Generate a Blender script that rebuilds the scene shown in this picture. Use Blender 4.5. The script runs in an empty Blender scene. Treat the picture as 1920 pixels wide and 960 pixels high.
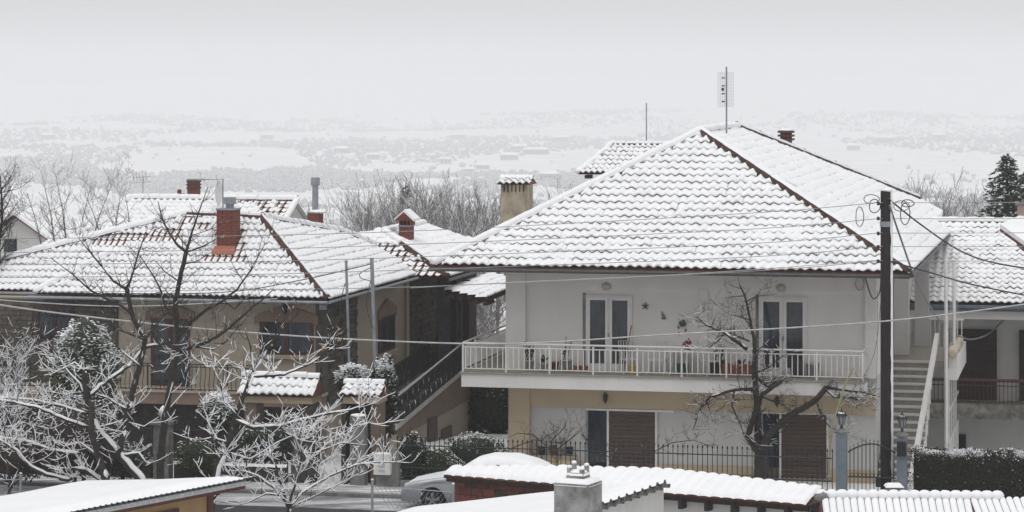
import bpy, bmesh, math, random
import numpy as np
from mathutils import Vector, Matrix, noise
R = math.radians
rng = random.Random(11)
sc = bpy.context.scene
col = sc.collection

# ------------------------------------------------------------------ camera
CZ, F, HOR = 11.5, 5000.0, 150.0          # camera height, focal length and horizon (photo px)
cam_d = bpy.data.cameras.new('camera')
cam = bpy.data.objects.new('camera', cam_d); col.objects.link(cam)
cam.location = (0, 0, CZ); cam.rotation_euler = (R(90), 0, 0)
cam_d.sensor_width = 36.0; cam_d.lens = F / 1920 * 36
cam_d.shift_y = -(480 - HOR) / 1920
cam_d.clip_start = 0.5; cam_d.clip_end = 40000
sc.camera = cam

# ------------------------------------------------------------------ sky, sun, exposure (overcast snow day)
SUN_EL, SUN_AZ = R(74), R(200)
w = bpy.data.worlds.new('World'); sc.world = w; w.use_nodes = True
nt = w.node_tree; nt.nodes.clear()
sky = nt.nodes.new('ShaderNodeTexSky'); sky.sky_type = 'NISHITA'; sky.sun_disc = False
sky.sun_elevation = SUN_EL; sky.sun_rotation = SUN_AZ; sky.dust_density = 6.0; sky.air_density = 1.0
bw = nt.nodes.new('ShaderNodeRGBToBW')
mixn = nt.nodes.new('ShaderNodeMix'); mixn.data_type = 'RGBA'; mixn.inputs['Factor'].default_value = 0.93
cloud = nt.nodes.new('ShaderNodeRGB'); cloud.outputs[0].default_value = (5.0, 5.02, 5.15, 1)   # closed cloud deck
bg = nt.nodes.new('ShaderNodeBackground'); bg.inputs['Strength'].default_value = 0.1
wo = nt.nodes.new('ShaderNodeOutputWorld')
nt.links.new(sky.outputs[0], bw.inputs[0]); nt.links.new(bw.outputs[0], mixn.inputs[6])
nt.links.new(cloud.outputs[0], mixn.inputs[7]); nt.links.new(mixn.outputs[2], bg.inputs['Color'])
nt.links.new(bg.outputs[0], wo.inputs[0])
sun_d = bpy.data.lights.new('sun', 'SUN'); sun_d.energy = 1.5; sun_d.angle = R(75); sun_d.color = (1, .985, .96)
sun = bpy.data.objects.new('sun', sun_d); col.objects.link(sun)
sun.location = (0, 40, 60); sun.rotation_euler = (R(90) - SUN_EL, 0, R(180) - SUN_AZ)
sc.view_settings.view_transform = 'Standard'; sc.view_settings.look = 'None'
sc.view_settings.gamma = 1.0; sc.view_settings.exposure = 0.2; sc.view_settings.use_curve_mapping = False
sc.render.engine = 'CYCLES'
sc.cycles.volume_bounces = 2; sc.cycles.max_bounces = 8; sc.cycles.diffuse_bounces = 4
sc.cycles.use_denoising = True; sc.cycles.volume_step_rate = 4.0

# ------------------------------------------------------------------ frames: the village is turned 12.5 deg to the view
A = R(12.5); CA, SA = math.cos(A), math.sin(A); OX, OY = -1.4725, 77.5
def V(v): p, q, z = v; return (OX + p * CA + q * SA, OY - p * SA + q * CA, z)
def W(v): return v
def inv(X, Y): return ((X - OX) * CA - (Y - OY) * SA, (X - OX) * SA + (Y - OY) * CA)
def ray(px, py): return ((px - 960) / F, 1.0, -(py - HOR) / F)
def at(px, py, q):                        # village point seen at a photo pixel, standing on the plane q
    dx, dy, dz = ray(px, py)
    t = (q + OX * SA + OY * CA) / (dx * SA + dy * CA)
    p, _ = inv(dx * t, dy * t); return (p, q, CZ + dz * t)
def atp(px, py, p):                       # the same on a plane p
    dx, dy, dz = ray(px, py)
    t = (p + OX * CA - OY * SA) / (dx * CA - dy * SA)
    _, q = inv(dx * t, dy * t); return (p, q, CZ + dz * t)
def atY(px, py, Y): dx, dy, dz = ray(px, py); return (dx * Y, Y, CZ + dz * Y)
def atYv(px, py, Y):
    X, Y, z = atY(px, py, Y); p, q = inv(X, Y); return (p, q, z)
def onpl(px, py, P0, n):                  # village point on the plane through P0 with normal n (village axes)
    d = ray(px, py); o = Vector((*inv(0, 0), CZ))
    dv = Vector((d[0] * CA - d[1] * SA, d[0] * SA + d[1] * CA, d[2])); n = Vector(n)
    t = (Vector(P0) - o).dot(n) / dv.dot(n); return tuple(o + dv * t)

# ------------------------------------------------------------------ materials
MATS = {}
def M(name, c, rough=.8, c2=None, scale=2.0, bump=0., bscale=18., metal=0., spec=.35, detail=4, streak=None, rand=0.):
    if name in MATS: return MATS[name]
    m = bpy.data.materials.new(name); m.use_nodes = True; n = m.node_tree.nodes; l = m.node_tree.links
    b = n['Principled BSDF']; b.inputs['Roughness'].default_value = rough; b.inputs['Metallic'].default_value = metal
    b.inputs['Specular IOR Level'].default_value = spec
    if c2 is None: c2 = tuple(x * .78 for x in c)
    geo = n.new('ShaderNodeNewGeometry'); nz = n.new('ShaderNodeTexNoise')
    nz.inputs['Scale'].default_value = scale; nz.inputs['Detail'].default_value = detail; nz.inputs['Roughness'].default_value = .65
    vec = geo.outputs['Position']
    if streak:
        mp = n.new('ShaderNodeMapping'); mp.inputs['Scale'].default_value = streak
        l.new(vec, mp.inputs[0]); l.new(mp.outputs[0], nz.inputs[0])
    else: l.new(vec, nz.inputs[0])
    rp = n.new('ShaderNodeValToRGB'); rp.color_ramp.elements[0].position = .33; rp.color_ramp.elements[1].position = .67
    rp.color_ramp.elements[0].color = (*c2, 1); rp.color_ramp.elements[1].color = (*c, 1)
    l.new(nz.outputs[0], rp.inputs[0]); out = rp.outputs[0]
    if rand:
        oi = n.new('ShaderNodeObjectInfo'); hs = n.new('ShaderNodeHueSaturation'); mr = n.new('ShaderNodeMapRange')
        mr.inputs[3].default_value = 1 - rand; mr.inputs[4].default_value = 1 + rand
        l.new(oi.outputs['Random'], mr.inputs[0]); l.new(mr.outputs[0], hs.inputs['Value']); l.new(out, hs.inputs['Color']); out = hs.outputs[0]
    l.new(out, b.inputs['Base Color'])
    if bump:
        n2 = n.new('ShaderNodeTexNoise'); n2.inputs['Scale'].default_value = bscale; n2.inputs['Detail'].default_value = 5
        l.new(geo.outputs['Position'], n2.inputs[0]); bp = n.new('ShaderNodeBump'); bp.inputs['Strength'].default_value = bump
        bp.inputs['Distance'].default_value = .05; l.new(n2.outputs[0], bp.inputs['Height']); l.new(bp.outputs[0], b.inputs['Normal'])
    MATS[name] = m; return m
SNOW = M('snow', (.88, .885, .90), .65, (.83, .84, .86), 1.2, .35, 7., spec=.25)
TILE = M('terracotta', (.19, .072, .05), .8, (.075, .038, .032), 2.5, .3, 30., rand=.2)
CAPM = M('cap_terracotta', (.11, .055, .045), .8, (.055, .034, .032), 5, .3, 30., rand=.15)
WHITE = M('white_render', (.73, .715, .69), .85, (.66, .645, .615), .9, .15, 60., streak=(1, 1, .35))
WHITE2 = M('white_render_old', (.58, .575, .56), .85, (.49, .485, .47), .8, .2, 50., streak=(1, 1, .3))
CREAM = M('cream_render', (.50, .41, .285), .85, (.44, .36, .25), 1.1, .15, 60.)
OCHRE = M('ochre_render', (.40, .26, .13), .85, (.32, .20, .10), 1.5, .2, 40.)
BEIGE = M('beige_render', (.40, .35, .285), .85, (.35, .305, .25), .9, .15, 60.)
TAUPE = M('taupe_render', (.23, .17, .13), .85, (.185, .138, .108), 1.2, .15, 60.)
STONE = M('slate_stone', (.13, .112, .09), .9, (.055, .05, .045), 5, .6, 25., rand=.45)
MORT = M('mortar', (.10, .092, .082), .95, (.06, .056, .052), 6, .5, 30.)
BRICK = M('red_brick', (.17, .055, .04), .85, (.10, .038, .03), 8, .4, 40., rand=.25)
CONC = M('concrete', (.27, .265, .255), .9, (.13, .13, .125), 3, .5, 30.)
CONC2 = M('stained_concrete', (.42, .40, .36), .9, (.09, .085, .075), 1.6, .5, 14.)
WPAINT = M('white_paint', (.74, .735, .72), .5, (.64, .63, .61), 3)
WOOD = M('dark_wood', (.055, .03, .022), .7, (.03, .018, .014), 6, .3, 40.)
SHUT = M('brown_shutter', (.095, .06, .05), .6, (.07, .046, .04), 4, rand=.1)
IRON = M('black_iron', (.022, .025, .03), .5, (.014, .015, .018), 4)
RUST = M('brown_rail_paint', (.10, .045, .035), .6, (.07, .035, .03), 4)
STEEL = M('galvanised_steel', (.33, .36, .39), .45, (.24, .26, .29), 5, metal=.4)
GUTT = M('gutter_metal', (.09, .09, .095), .5, (.06, .06, .062), 5)
GLASS = M('window_glass', (.055, .068, .085), .07, (.006, .008, .012), 1.7, spec=.4, detail=6, streak=(1.2, 1.2, .45))  # streaked light and dark tones paint reflections into the glass colour
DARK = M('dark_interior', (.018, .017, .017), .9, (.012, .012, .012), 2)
BARK = M('bark', (.055, .045, .04), .9, (.025, .021, .02), 9, .6, 40.)
BARKG = M('grey_bark', (.20, .19, .185), .9, (.12, .112, .108), 6, .4, 30.)
POLEW = M('tarred_pole', (.03, .023, .022), .75, (.018, .014, .014), 8, .4, 30., streak=(3, 3, .3))
CABLE = M('cable_black', (.04, .042, .048), .6)
CABLEW = M('cable_snowy', (.52, .52, .52), .8, (.36, .36, .37), 5)
LEAFD = M('dark_leaf', (.035, .05, .026), .7, (.016, .024, .014), 6)
LEAFO = M('olive_leaf', (.085, .10, .04), .7, (.035, .048, .022), 6)
LEAFB = M('brown_leaf', (.06, .043, .036), .8, (.03, .022, .02), 6)
ASPH = M('wet_asphalt', (.05, .05, .052), .35, (.03, .03, .031), 3, .3, 60., spec=.5)
BLUEP = M('blue_grey_paint', (.20, .23, .27), .75, (.15, .175, .21), 3, .2, 40.)
LEAD = M('chimney_flashing', (.42, .13, .07), .6, (.30, .10, .06), 4)
MORTL = M('pale_mortar', (.36, .33, .29), .95, (.26, .24, .21), 6, .4, 30.)

# ------------------------------------------------------------------ mesh builder
class MB:
    def __init__(s, T=V): s.v = []; s.f = []; s.m = []; s.T = T; s.mi = 0; s.smooth = False
    def add(s, vs, fs, mi=None):
        o = len(s.v); s.v += [tuple(x) for x in vs]; k = s.mi if mi is None else mi
        for f in fs: s.f.append(tuple(i + o for i in f)); s.m.append(k)
        return s
    def box(s, a0, a1, b0, b1, c0, c1, mi=None):
        if a0 > a1: a0, a1 = a1, a0
        if b0 > b1: b0, b1 = b1, b0
        if c0 > c1: c0, c1 = c1, c0
        v = [(a0, b0, c0), (a1, b0, c0), (a1, b1, c0), (a0, b1, c0), (a0, b0, c1), (a1, b0, c1), (a1, b1, c1), (a0, b1, c1)]
        return s.add(v, [(0, 3, 2, 1), (4, 5, 6, 7), (0, 1, 5, 4), (1, 2, 6, 5), (2, 3, 7, 6), (3, 0, 4, 7)], mi)
    def poly(s, pts, mi=None): return s.add(pts, [tuple(range(len(pts)))], mi)
    def slab(s, pts, d, mi=None):         # polygon thickened by vector d
        n = len(pts); q = [tuple(np.add(x, d)) for x in pts]
        return s.add(list(pts) + q, [tuple(range(n - 1, -1, -1)), tuple(range(n, 2 * n))] + [(i, (i + 1) % n, n + (i + 1) % n, n + i) for i in range(n)], mi)
    def tube(s, path, r, n=6, mi=None, cap=True):
        P = [Vector(x) for x in path]; rr = r if isinstance(r, (list, tuple)) else [r] * len(P)
        o = len(s.v); k = s.mi if mi is None else mi; up = None
        for i, x in enumerate(P):
            d = (P[min(i + 1, len(P) - 1)] - P[max(i - 1, 0)])
            d = d.normalized() if d.length > 1e-9 else Vector((0, 0, 1))
            if up is None: up = Vector((0, 0, 1)) if abs(d.z) < .9 else Vector((1, 0, 0))
            a = d.cross(up); a = a.normalized() if a.length > 1e-6 else d.orthogonal().normalized()
            b = a.cross(d); up = b
            for j in range(n):
                t = 2 * math.pi * j / n; s.v.append(tuple(x + (a * math.cos(t) + b * math.sin(t)) * rr[i]))
        for i in range(len(P) - 1):
            for j in range(n):
                s.f.append((o + i * n + j, o + i * n + (j + 1) % n, o + (i + 1) * n + (j + 1) % n, o + (i + 1) * n + j)); s.m.append(k)
        if cap:
            s.f.append(tuple(o + j for j in range(n - 1, -1, -1))); s.m.append(k)
            e = o + (len(P) - 1) * n; s.f.append(tuple(e + j for j in range(n))); s.m.append(k)
        return s
    def lathe(s, c, prof, n=12, mi=None):  # prof: (radius, z) pairs round a vertical axis at c
        o = len(s.v); k = s.mi if mi is None else mi
        for r, z in prof:
            for j in range(n):
                t = 2 * math.pi * j / n; s.v.append((c[0] + r * math.cos(t), c[1] + r * math.sin(t), c[2] + z))
        for i in range(len(prof) - 1):
            for j in range(n): s.f.append((o + i * n + j, o + i * n + (j + 1) % n, o + (i + 1) * n + (j + 1) % n, o + (i + 1) * n + j)); s.m.append(k)
        s.f.append(tuple(o + j for j in range(n - 1, -1, -1))); s.m.append(k)
        e = o + (len(prof) - 1) * n; s.f.append(tuple(e + j for j in range(n))); s.m.append(k); return s
    def grid(s, fn, nu, nv, mi=None):
        o = len(s.v); k = s.mi if mi is None else mi
        for i in range(nu + 1):
            for j in range(nv + 1): s.v.append(tuple(fn(i / nu, j / nv)))
        for i in range(nu):
            for j in range(nv):
                a = o + i * (nv + 1) + j; s.f.append((a, a + nv + 1, a + nv + 2, a + 1)); s.m.append(k)
        return s
    def blob(s, c, rx, ry, rz, mi=None, seed=0, amp=.25, sub=2, fr=1.5):
        bm = bmesh.new(); bmesh.ops.create_icosphere(bm, subdivisions=sub, radius=1); o = len(s.v); k = s.mi if mi is None else mi
        for v in bm.verts:
            d = 1 + amp * noise.noise(v.co * fr + Vector((seed * 7.1, seed * 3.3, seed)))
            s.v.append((c[0] + v.co.x * rx * d, c[1] + v.co.y * ry * d, c[2] + v.co.z * rz * d))
        for f in bm.faces: s.f.append(tuple(v.index + o for v in f.verts)); s.m.append(k)
        bm.free(); return s
WLOC = {}
def mesh_of(mb, mats, org):
    me = bpy.data.meshes.new('m'); vs = np.array([mb.T(x) for x in mb.v], dtype=float) - np.array(org)
    me.from_pydata(vs.tolist(), [], mb.f); 
    for m in (mats if isinstance(mats, (list, tuple)) else [mats]): me.materials.append(m)
    me.polygons.foreach_set('material_index', mb.m)
    if mb.smooth: me.polygons.foreach_set('use_smooth', [True] * len(mb.f))
    me.update(); return me
def obj(name, mb, mats, parent=None, kind=None, label=None):
    vs = np.array([mb.T(x) for x in mb.v]); mn, mx = vs.min(0), vs.max(0); org = np.array([(mn[0] + mx[0]) / 2, (mn[1] + mx[1]) / 2, mn[2]])
    o = bpy.data.objects.new(name, mesh_of(mb, mats, org)); col.objects.link(o); o.data.name = name
    WLOC[o.name] = org
    if parent is not None: o.parent = parent; o.location = tuple(org - WLOC[parent.name])
    else: o.location = tuple(org)
    if kind: o['kind'] = kind
    if label: o['label'] = label
    return o
def thing(name, label, cat, loc, group=None, T=V):
    o = bpy.data.objects.new(name, None); col.objects.link(o); l = np.array(T(loc)); o.location = tuple(l); o.empty_display_size = .3
    WLOC[o.name] = l; o['label'] = label; o['category'] = cat
    if group: o['group'] = group
    return o
def tag(o, label, cat, group=None):
    o['label'] = label; o['category'] = cat
    if group: o['group'] = group
    return o
def struct(o): o['kind'] = 'structure'; return o
def inst(name, me, parent, mat4):         # linked copy of shared mesh data, world matrix mat4
    o = bpy.data.objects.new(name, me); col.objects.link(o)
    if parent is not None:
        o.parent = parent; mat4 = Matrix.Translation(-Vector(WLOC[parent.name])) @ mat4
    o.matrix_basis = mat4; return o
def basis(u, w_, n, t, T=V):               # village axes -> world matrix
    o = Vector(T((0, 0, 0))); f = lambda x: Vector(T(tuple(x))) - o
    m = Matrix((f(u), f(w_), f(n))).transposed().to_4x4(); m.translation = Vector(T(tuple(t))); return m

# ------------------------------------------------------------------ snowy roof tiles
PITCH, EXP = .27, .36
def tile_mesh(kind, k):
    r = random.Random(k * 13 + hash(kind) % 1 + len(kind)); n = 7
    amp, lift, tk = {'snowy': (.031, .066, .030), 'bare': (.036, .06, .024), 'deep': (.006, .02, .01), 'soft': (.022, .042, .016)}[kind]
    L = EXP * 1.12; mb = MB(W); mb.smooth = True; rows = []
    sn = {'snowy': r.uniform(.035, .055), 'bare': 0.0, 'deep': .06, 'soft': .05}[kind]
    j = [r.uniform(-.010, .010) for _ in range(n)]
    for i in range(n):
        x = (i / (n - 1) - .5) * PITCH * 1.03; c = math.cos(2 * math.pi * x / PITCH); z = amp * c
        s_ = sn * (1 + .25 * c) + (j[i] if sn else 0); s_ = max(s_, 0)
        if kind == 'bare': s_ = .026 * max(0, .25 - c) * (1 if r.random() < .8 else 0)
        rows.append([(x, 0, z + lift - tk), (x, -.004, z + lift), (x, -.012 - (.012 * r.random() if sn else 0), z + lift + s_ * .6), (x, .035, z + lift + s_), (x, L, z + s_ + .004)])
    for i in range(n): mb.v += rows[i]
    for i in range(n - 1):
        for q in range(4):
            a = i * 5 + q; c = math.cos(2 * math.pi * ((i + .5) / (n - 1) - .5))
            mi = 0 if q == 0 else 1
            if kind == 'bare': mi = 1 if (q and c < .05) else 0
            if kind == 'deep': mi = 1
            mb.f.append((a, a + 5, a + 6, a + 1)); mb.m.append(mi)
    return mesh_of(mb, [TILE, SNOW], (0, 0, 0))
TILES = {}
def tmesh(kind, k):
    if (kind, k) not in TILES: TILES[kind, k] = tile_mesh(kind, k); TILES[kind, k].name = 'roof_tile'
    return TILES[kind, k]
def inpoly(x, y, P):
    c = False; n = len(P)
    for i in range(n):
        x1, y1 = P[i]; x2, y2 = P[(i + 1) % n]
        if (y1 > y) != (y2 > y) and x < (x2 - x1) * (y - y1) / (y2 - y1) + x1: c = not c
    return c
def tiled_face(roof, pts, u, w_, kindf, budget=0, T=V, pitch=PITCH, exp=EXP, name='roof_tile', off=.03):
    """rows of tiles on a planar polygon (village points); the first `budget` tiles from the eave up are parts, the rest one mesh"""
    u = Vector(u).normalized(); w_ = Vector(w_).normalized(); n = u.cross(w_); P0 = Vector(pts[0])
    P2 = [((Vector(x) - P0).dot(u), (Vector(x) - P0).dot(w_)) for x in pts]
    a0, a1 = min(x[0] for x in P2), max(x[0] for x in P2); b0, b1 = min(x[1] for x in P2), max(x[1] for x in P2)
    done = 0; big = MB(T); big.smooth = True; r = random.Random(len(pts) * 7 + int(abs(a1) * 10))
    sx, sy = pitch / PITCH, exp / EXP
    for k in range(int((b1 - b0) / exp) + 1):
        for j in range(int((a1 - a0) / pitch) + 1):
            a, b = a0 + (j + .5) * pitch, b0 + k * exp
            if not (inpoly(a, b + exp * .5, P2)): continue
            kd = kindf(a, b, r); v = r.randrange(5); me = tmesh(kd, v)
            t = P0 + u * a + w_ * b + n * (off + r.uniform(-.006, .006)); ju = u + n * r.uniform(-.03, .03); jw = w_ + u * r.uniform(-.012, .012)
            zs = 1 + .3 * noise.noise(Vector((a * .55, b * .7, a0))) + r.uniform(-.14, .14)
            if done < budget:
                inst(name, me, roof, basis(ju * sx, jw * sy, n * zs, t, T)); done += 1
            else:
                vs = np.empty(len(me.vertices) * 3); me.vertices.foreach_get('co', vs); vs = vs.reshape(-1, 3)
                g = np.outer(vs[:, 0], np.array(ju * sx)) + np.outer(vs[:, 1], np.array(jw * sy)) + np.outer(vs[:, 2], np.array(n * zs)) + np.array(t)
                o = len(big.v); big.v += [tuple(x) for x in g]
                for p in me.polygons: big.f.append(tuple(i + o for i in p.vertices)); big.m.append(p.material_index)
    if big.f: obj(name + 's', big, [TILE, SNOW], roof, kind='stuff')
    return done
def cap_mesh(side, k, r0=.13, L=.42):      # half-barrel hip tile along +x with snow lying on it
    rr = random.Random(k); mb = MB(W); mb.smooth = True; n = 8
    for i in range(n + 1):
        t = math.pi * i / n
        for x, s in ((0, 1.12), (L, .95)): mb.v.append((x, math.cos(t) * r0 * s, math.sin(t) * r0 * s))
    for i in range(n): mb.f.append((i * 2, i * 2 + 1, i * 2 + 3, i * 2 + 2)); mb.m.append(0)
    mb.f.append(tuple(range(0, 2 * n + 2, 2))); mb.m.append(0)
    lo, hi = {'top': (.22, .80), 'full': (.04, .96), 'right': (.04, .62), 'left': (.36, .95), 'bare': (.42, .58)}[side]
    o = len(mb.v); m = 6; th = rr.uniform(.04, .06)
    for i in range(m + 1):
        f = lo + (hi - lo) * i / m; t = math.pi * f; e = math.sin(math.pi * i / m) ** .5
        for x in (.0 - .01, .05, L): mb.v.append((x, math.cos(t) * (r0 * 1.1 + th * e * (.6 if x < 0 else 1)), math.sin(t) * (r0 * 1.1 + th * e * (.6 if x < 0 else 1)) + .003))
    for i in range(m):
        for q in range(2): a = o + i * 3 + q; mb.f.append((a, a + 1, a + 4, a + 3)); mb.m.append(1)
    mb.f.append(tuple(o + i * 3 for i in range(m + 1))); mb.m.append(1)
    return mesh_of(mb, [CAPM, SNOW], (0, 0, 0))
CAPS = {}
def hip_caps(roof, a, b, side='top', T=V, L=.42, r0=.13, name='ridge_cap', sink=.02):
    a, b = Vector(a), Vector(b); d = (b - a); n = max(1, int(d.length / (L * .9))); d.normalize()
    y = Vector((0, 0, 1)).cross(d).normalized(); z = d.cross(y)
    for i in range(n):
        k = rng.randrange(3); key = (side, k, L, r0)
        if key not in CAPS: CAPS[key] = cap_mesh(side, k, r0, L); CAPS[key].name = 'ridge_cap'
        inst(name, CAPS[key], roof, basis(d, y, z, a + d * (i * (b - a).length / n) + Vector((0, 0, .05 - sink)) + z * .02 * (1 - i % 2 * .4), T))
# ================================================================== ground, street, valley
def gz(X, Y):                              # village terrace, slope down to the valley floor, hills beyond
    z = 0.0
    if Y > 84: z -= (Y - 84) * .085 if Y < 260 else 0
    if Y >= 260: z = -15 - 76 * (1 - math.exp(-(Y - 260) / 560.))
    if Y > 900: z += 17 * noise.noise(Vector((X / 580., Y / 950., 3.1))) * min(1, (Y - 900) / 800)
    if Y > 3900: t = (Y - 3900) / 4000.; z += 38 * t * t * (1.15 + .5 * noise.noise(Vector((X / 1200., Y / 2000., 9.))))
    if X > 13.2 and 75 < Y < 125: z -= 1.9 * min(1, (X - 13.2) / 1.2) * min(1, (Y - 75) / 2.5) * min(1, (125 - Y) / 20)
    return z
g = MB(W); ys = [-30, 20, 50, 60, 66, 72, 75, 77.5, 80, 84, 90, 100, 115, 130, 150, 180, 220, 260, 320, 400, 500, 650, 800]
ys += [800 + 100 * i for i in range(1, 36)] + [4300 + 300 * i for i in range(1, 21)]
for Y in ys:
    half = max(45, abs(Y) * .30)
    for i in range(61): X = (i / 30 - 1) * half; g.v.append((X, Y, gz(X, Y) - (.02 if Y < 90 else 0)))
for a in range(len(ys) - 1):
    for i in range(60): k = a * 61 + i; g.f.append((k, k + 1, k + 62, k + 61)); g.m.append(0)
g.smooth = True
GROUNDM = M('snow_ground', (.86, .865, .88), .75, (.62, .63, .64), .02, .3, 3., detail=8)
struct(obj('ground', g, GROUNDM))
# street with pavement, kerb and slush (village frame)
s_ = MB(); s_.box(-30, 30, -9.0, -4.6, -.1, .004); struct(obj('road', s_, ASPH))
SLUSH = M('snowy_pavement', (.80, .81, .83), .7, (.14, .14, .145), 1.6, .4, 10., detail=7, streak=(.6, 2.5, 1))
p_ = MB(); p_.box(-30, 30, -4.45, -3.25, -.1, .13); struct(obj('pavement', p_, SLUSH))
k_ = MB()
kerb = struct(obj('kerb', MB().box(-30, 30, -4.6, -4.45, -.1, .11), CONC))
SLUSH2 = M('road_slush', (.62, .63, .65), .6, (.05, .05, .052), 1.3, .4, 9., detail=8, streak=(.35, 1.2, 1))
s2 = MB(); s2.box(-30, 30, -6.6, -4.62, .006, .012); struct(obj('road_edge_slush', s2, SLUSH2))
# ================================================================== white two-storey house
H1 = thing('two_storey_house', 'white two-storey house with snowy hipped tile roof and long balcony', 'house', (6, 8, 0))
QF = 1.0                                   # front face of the piers
pL, pR = at(948, 600, QF)[0], at(1643, 600, QF)[0]
ZS, ZB, ZE = 3.02, 2.59, 6.1               # balcony top, balcony underside, eave
wall = MB(); wall.box(pL + .02, pR - .02, QF + .16, 18.5, 3.0, 6.35); wall = obj('wall', wall, WHITE, H1)
pier = lambda x0, x1, z0, z1, mat, q0=QF, nm='pier': obj(nm, MB().box(at(x0, 600, QF)[0], at(x1, 600, QF)[0], q0, QF + .3, z0, z1), mat, H1)
pier(948, 985, 3.0, 6.2, WHITE); pier(1622, 1643, 3.0, 6.2, WHITE)
pier(1310, 1326, 3.0, 5.45, WHITE, QF + .09, 'pilaster'); 
obj('lintel_beam', MB().box(at(985, 600, QF)[0], at(1622, 600, QF)[0], QF + .08, QF + .3, 5.46, 6.2), WHITE, H1)
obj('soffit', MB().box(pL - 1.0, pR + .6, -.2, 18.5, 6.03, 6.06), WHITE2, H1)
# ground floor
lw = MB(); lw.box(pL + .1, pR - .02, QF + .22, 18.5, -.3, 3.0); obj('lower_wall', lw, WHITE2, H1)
PL0, PL1 = at(953, 800, QF)[0], at(992, 800, QF)[0]
obj('lower_pier', MB().box(PL0, PL1, QF + .02, QF + .5, -.3, 2.6), CREAM, H1)
obj('lower_beam', MB().box(PL1, pR - .03, QF + .1, QF + .4, at(1200, 768, QF)[2], 2.6), CREAM, H1)
obj('base_course', MB().box(PL1, pR - .06, QF + .17, QF + .3, -.3, .35), CREAM, H1)
# ---------- balcony: slab, tiles edge, rails, posts, balusters
bal = obj('balcony', MB().box(0, 11.65, 0, QF + .3, ZB, ZS - .05), M('slab_white', (.76, .75, .73), .85, (.68, .67, .65), 1.3, .15, 60., streak=(1, 1, .35)), H1)
obj('balcony_wing', MB().box(0, pL + .3, QF + .3, 11.0, ZB, ZS - .05), WHITE, bal)
obj('floor_slab', MB().box(-.05, 11.69, -.05, QF + .28, ZS - .048, ZS), MORTL, bal)
obj('wing_floor_slab', MB().box(-.05, pL + .28, QF + .28, 11.0, ZS - .048, ZS), MORTL, bal)
bar_me = mesh_of(MB(W).box(-.013, .013, -.013, .013, 0, .62), WPAINT, (0, 0, 0)); bar_me.name = 'baluster'
post_me = mesh_of(MB(W).box(-.025, .025, -.025, .025, 0, .80), WPAINT, (0, 0, 0)); post_me.name = 'rail_post'
def rail_run(a, b, n_post):
    a, b = Vector(a), Vector(b); L = (b - a).length; d = (b - a) / L
    for z, r in ((.84, .03), (.72, .018), (.10, .018)):
        obj('top_rail' if z > .8 else 'rail', MB().tube([a + Vector((0, 0, z)), b + Vector((0, 0, z))], r, 6), WPAINT, bal)
    I = (Vector((1, 0, 0)), Vector((0, 1, 0)), Vector((0, 0, 1)))
    for i in range(n_post + 1): inst('rail_post', post_me, bal, basis(*I, a + d * (L * i / n_post)))
    nb = int(L / .158)
    for i in range(nb):
        t = (i + .5) / nb
        if min(abs(t * n_post - round(t * n_post)), 1) * L / n_post < .03: continue
        inst('baluster', bar_me, bal, basis(*I, a + d * (L * t) + Vector((0, 0, .10))))
rail_run((.04, .04, ZS), (11.6, .04, ZS), 9); rail_run((.04, .06, ZS), (.04, 10.9, ZS), 7); rail_run((11.6, .06, ZS), (11.6, QF + .02, ZS), 1)
# ---------- balcony doors: frame, two leaves, glass
def balcony_door(x0, x1, ytop, curtain):
    a, b = at(x0, ytop, QF)[0], at(x1, ytop, QF)[0]; zt = at(x0, ytop, QF)[2]; q = QF + .155
    d = obj('balcony_door', MB().box(a, b, q - .06, q + .02, ZS, zt), WPAINT, H1)
    obj('painted_shade_strip', MB().box(a - .1, a, q - .012, q + .02, ZS, zt + .05), CONC, d)  # grey strip along the frame, shade put in as colour
    w_ = b - a
    for i in range(2):
        l0 = a + .06 + i * (w_ - .06) / 2; l1 = l0 + (w_ - .06) / 2 - .06
        f = MB()
        f.box(l0, l0 + .07, q - .09, q - .06, ZS + .02, zt - .05); f.box(l1 - .07, l1, q - .09, q - .06, ZS + .02, zt - .05)
        f.box(l0 + .07, l1 - .07, q - .09, q - .06, ZS + .02, ZS + .22); f.box(l0 + .07, l1 - .07, q - .09, q - .06, zt - .15, zt - .05)
        obj('leaf', f, WPAINT, d); obj('pane', MB().box(l0 + .07, l1 - .07, q - .072, q - .064, ZS + .22, zt - .15), GLASS, d)
    obj('handle', MB().box((a + b) / 2 - .02, (a + b) / 2 + .02, q - .12, q - .09, ZS + 1.0, ZS + 1.12), STEEL, d)
balcony_door(1097, 1184, 553, True); balcony_door(1422, 1513, 556, True)
for x, y in ((1137, 537), (1465, 540)):
    p, _, z = at(x, y, QF + .1); l = MB(); l.smooth = True
    l.blob((p, QF + .06, z), .15, .07, .12, amp=0, sub=2); o = obj('wall_lamp', l, M('lamp_glass', (.50, .47, .42), .3), H1)
    obj('lamp_ring', MB().tube([(p + .16 * math.cos(t / 12 * 2 * math.pi), QF + .075, z + .13 * math.sin(t / 12 * 2 * math.pi)) for t in range(13)], .016, 5), WPAINT, o)
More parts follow.
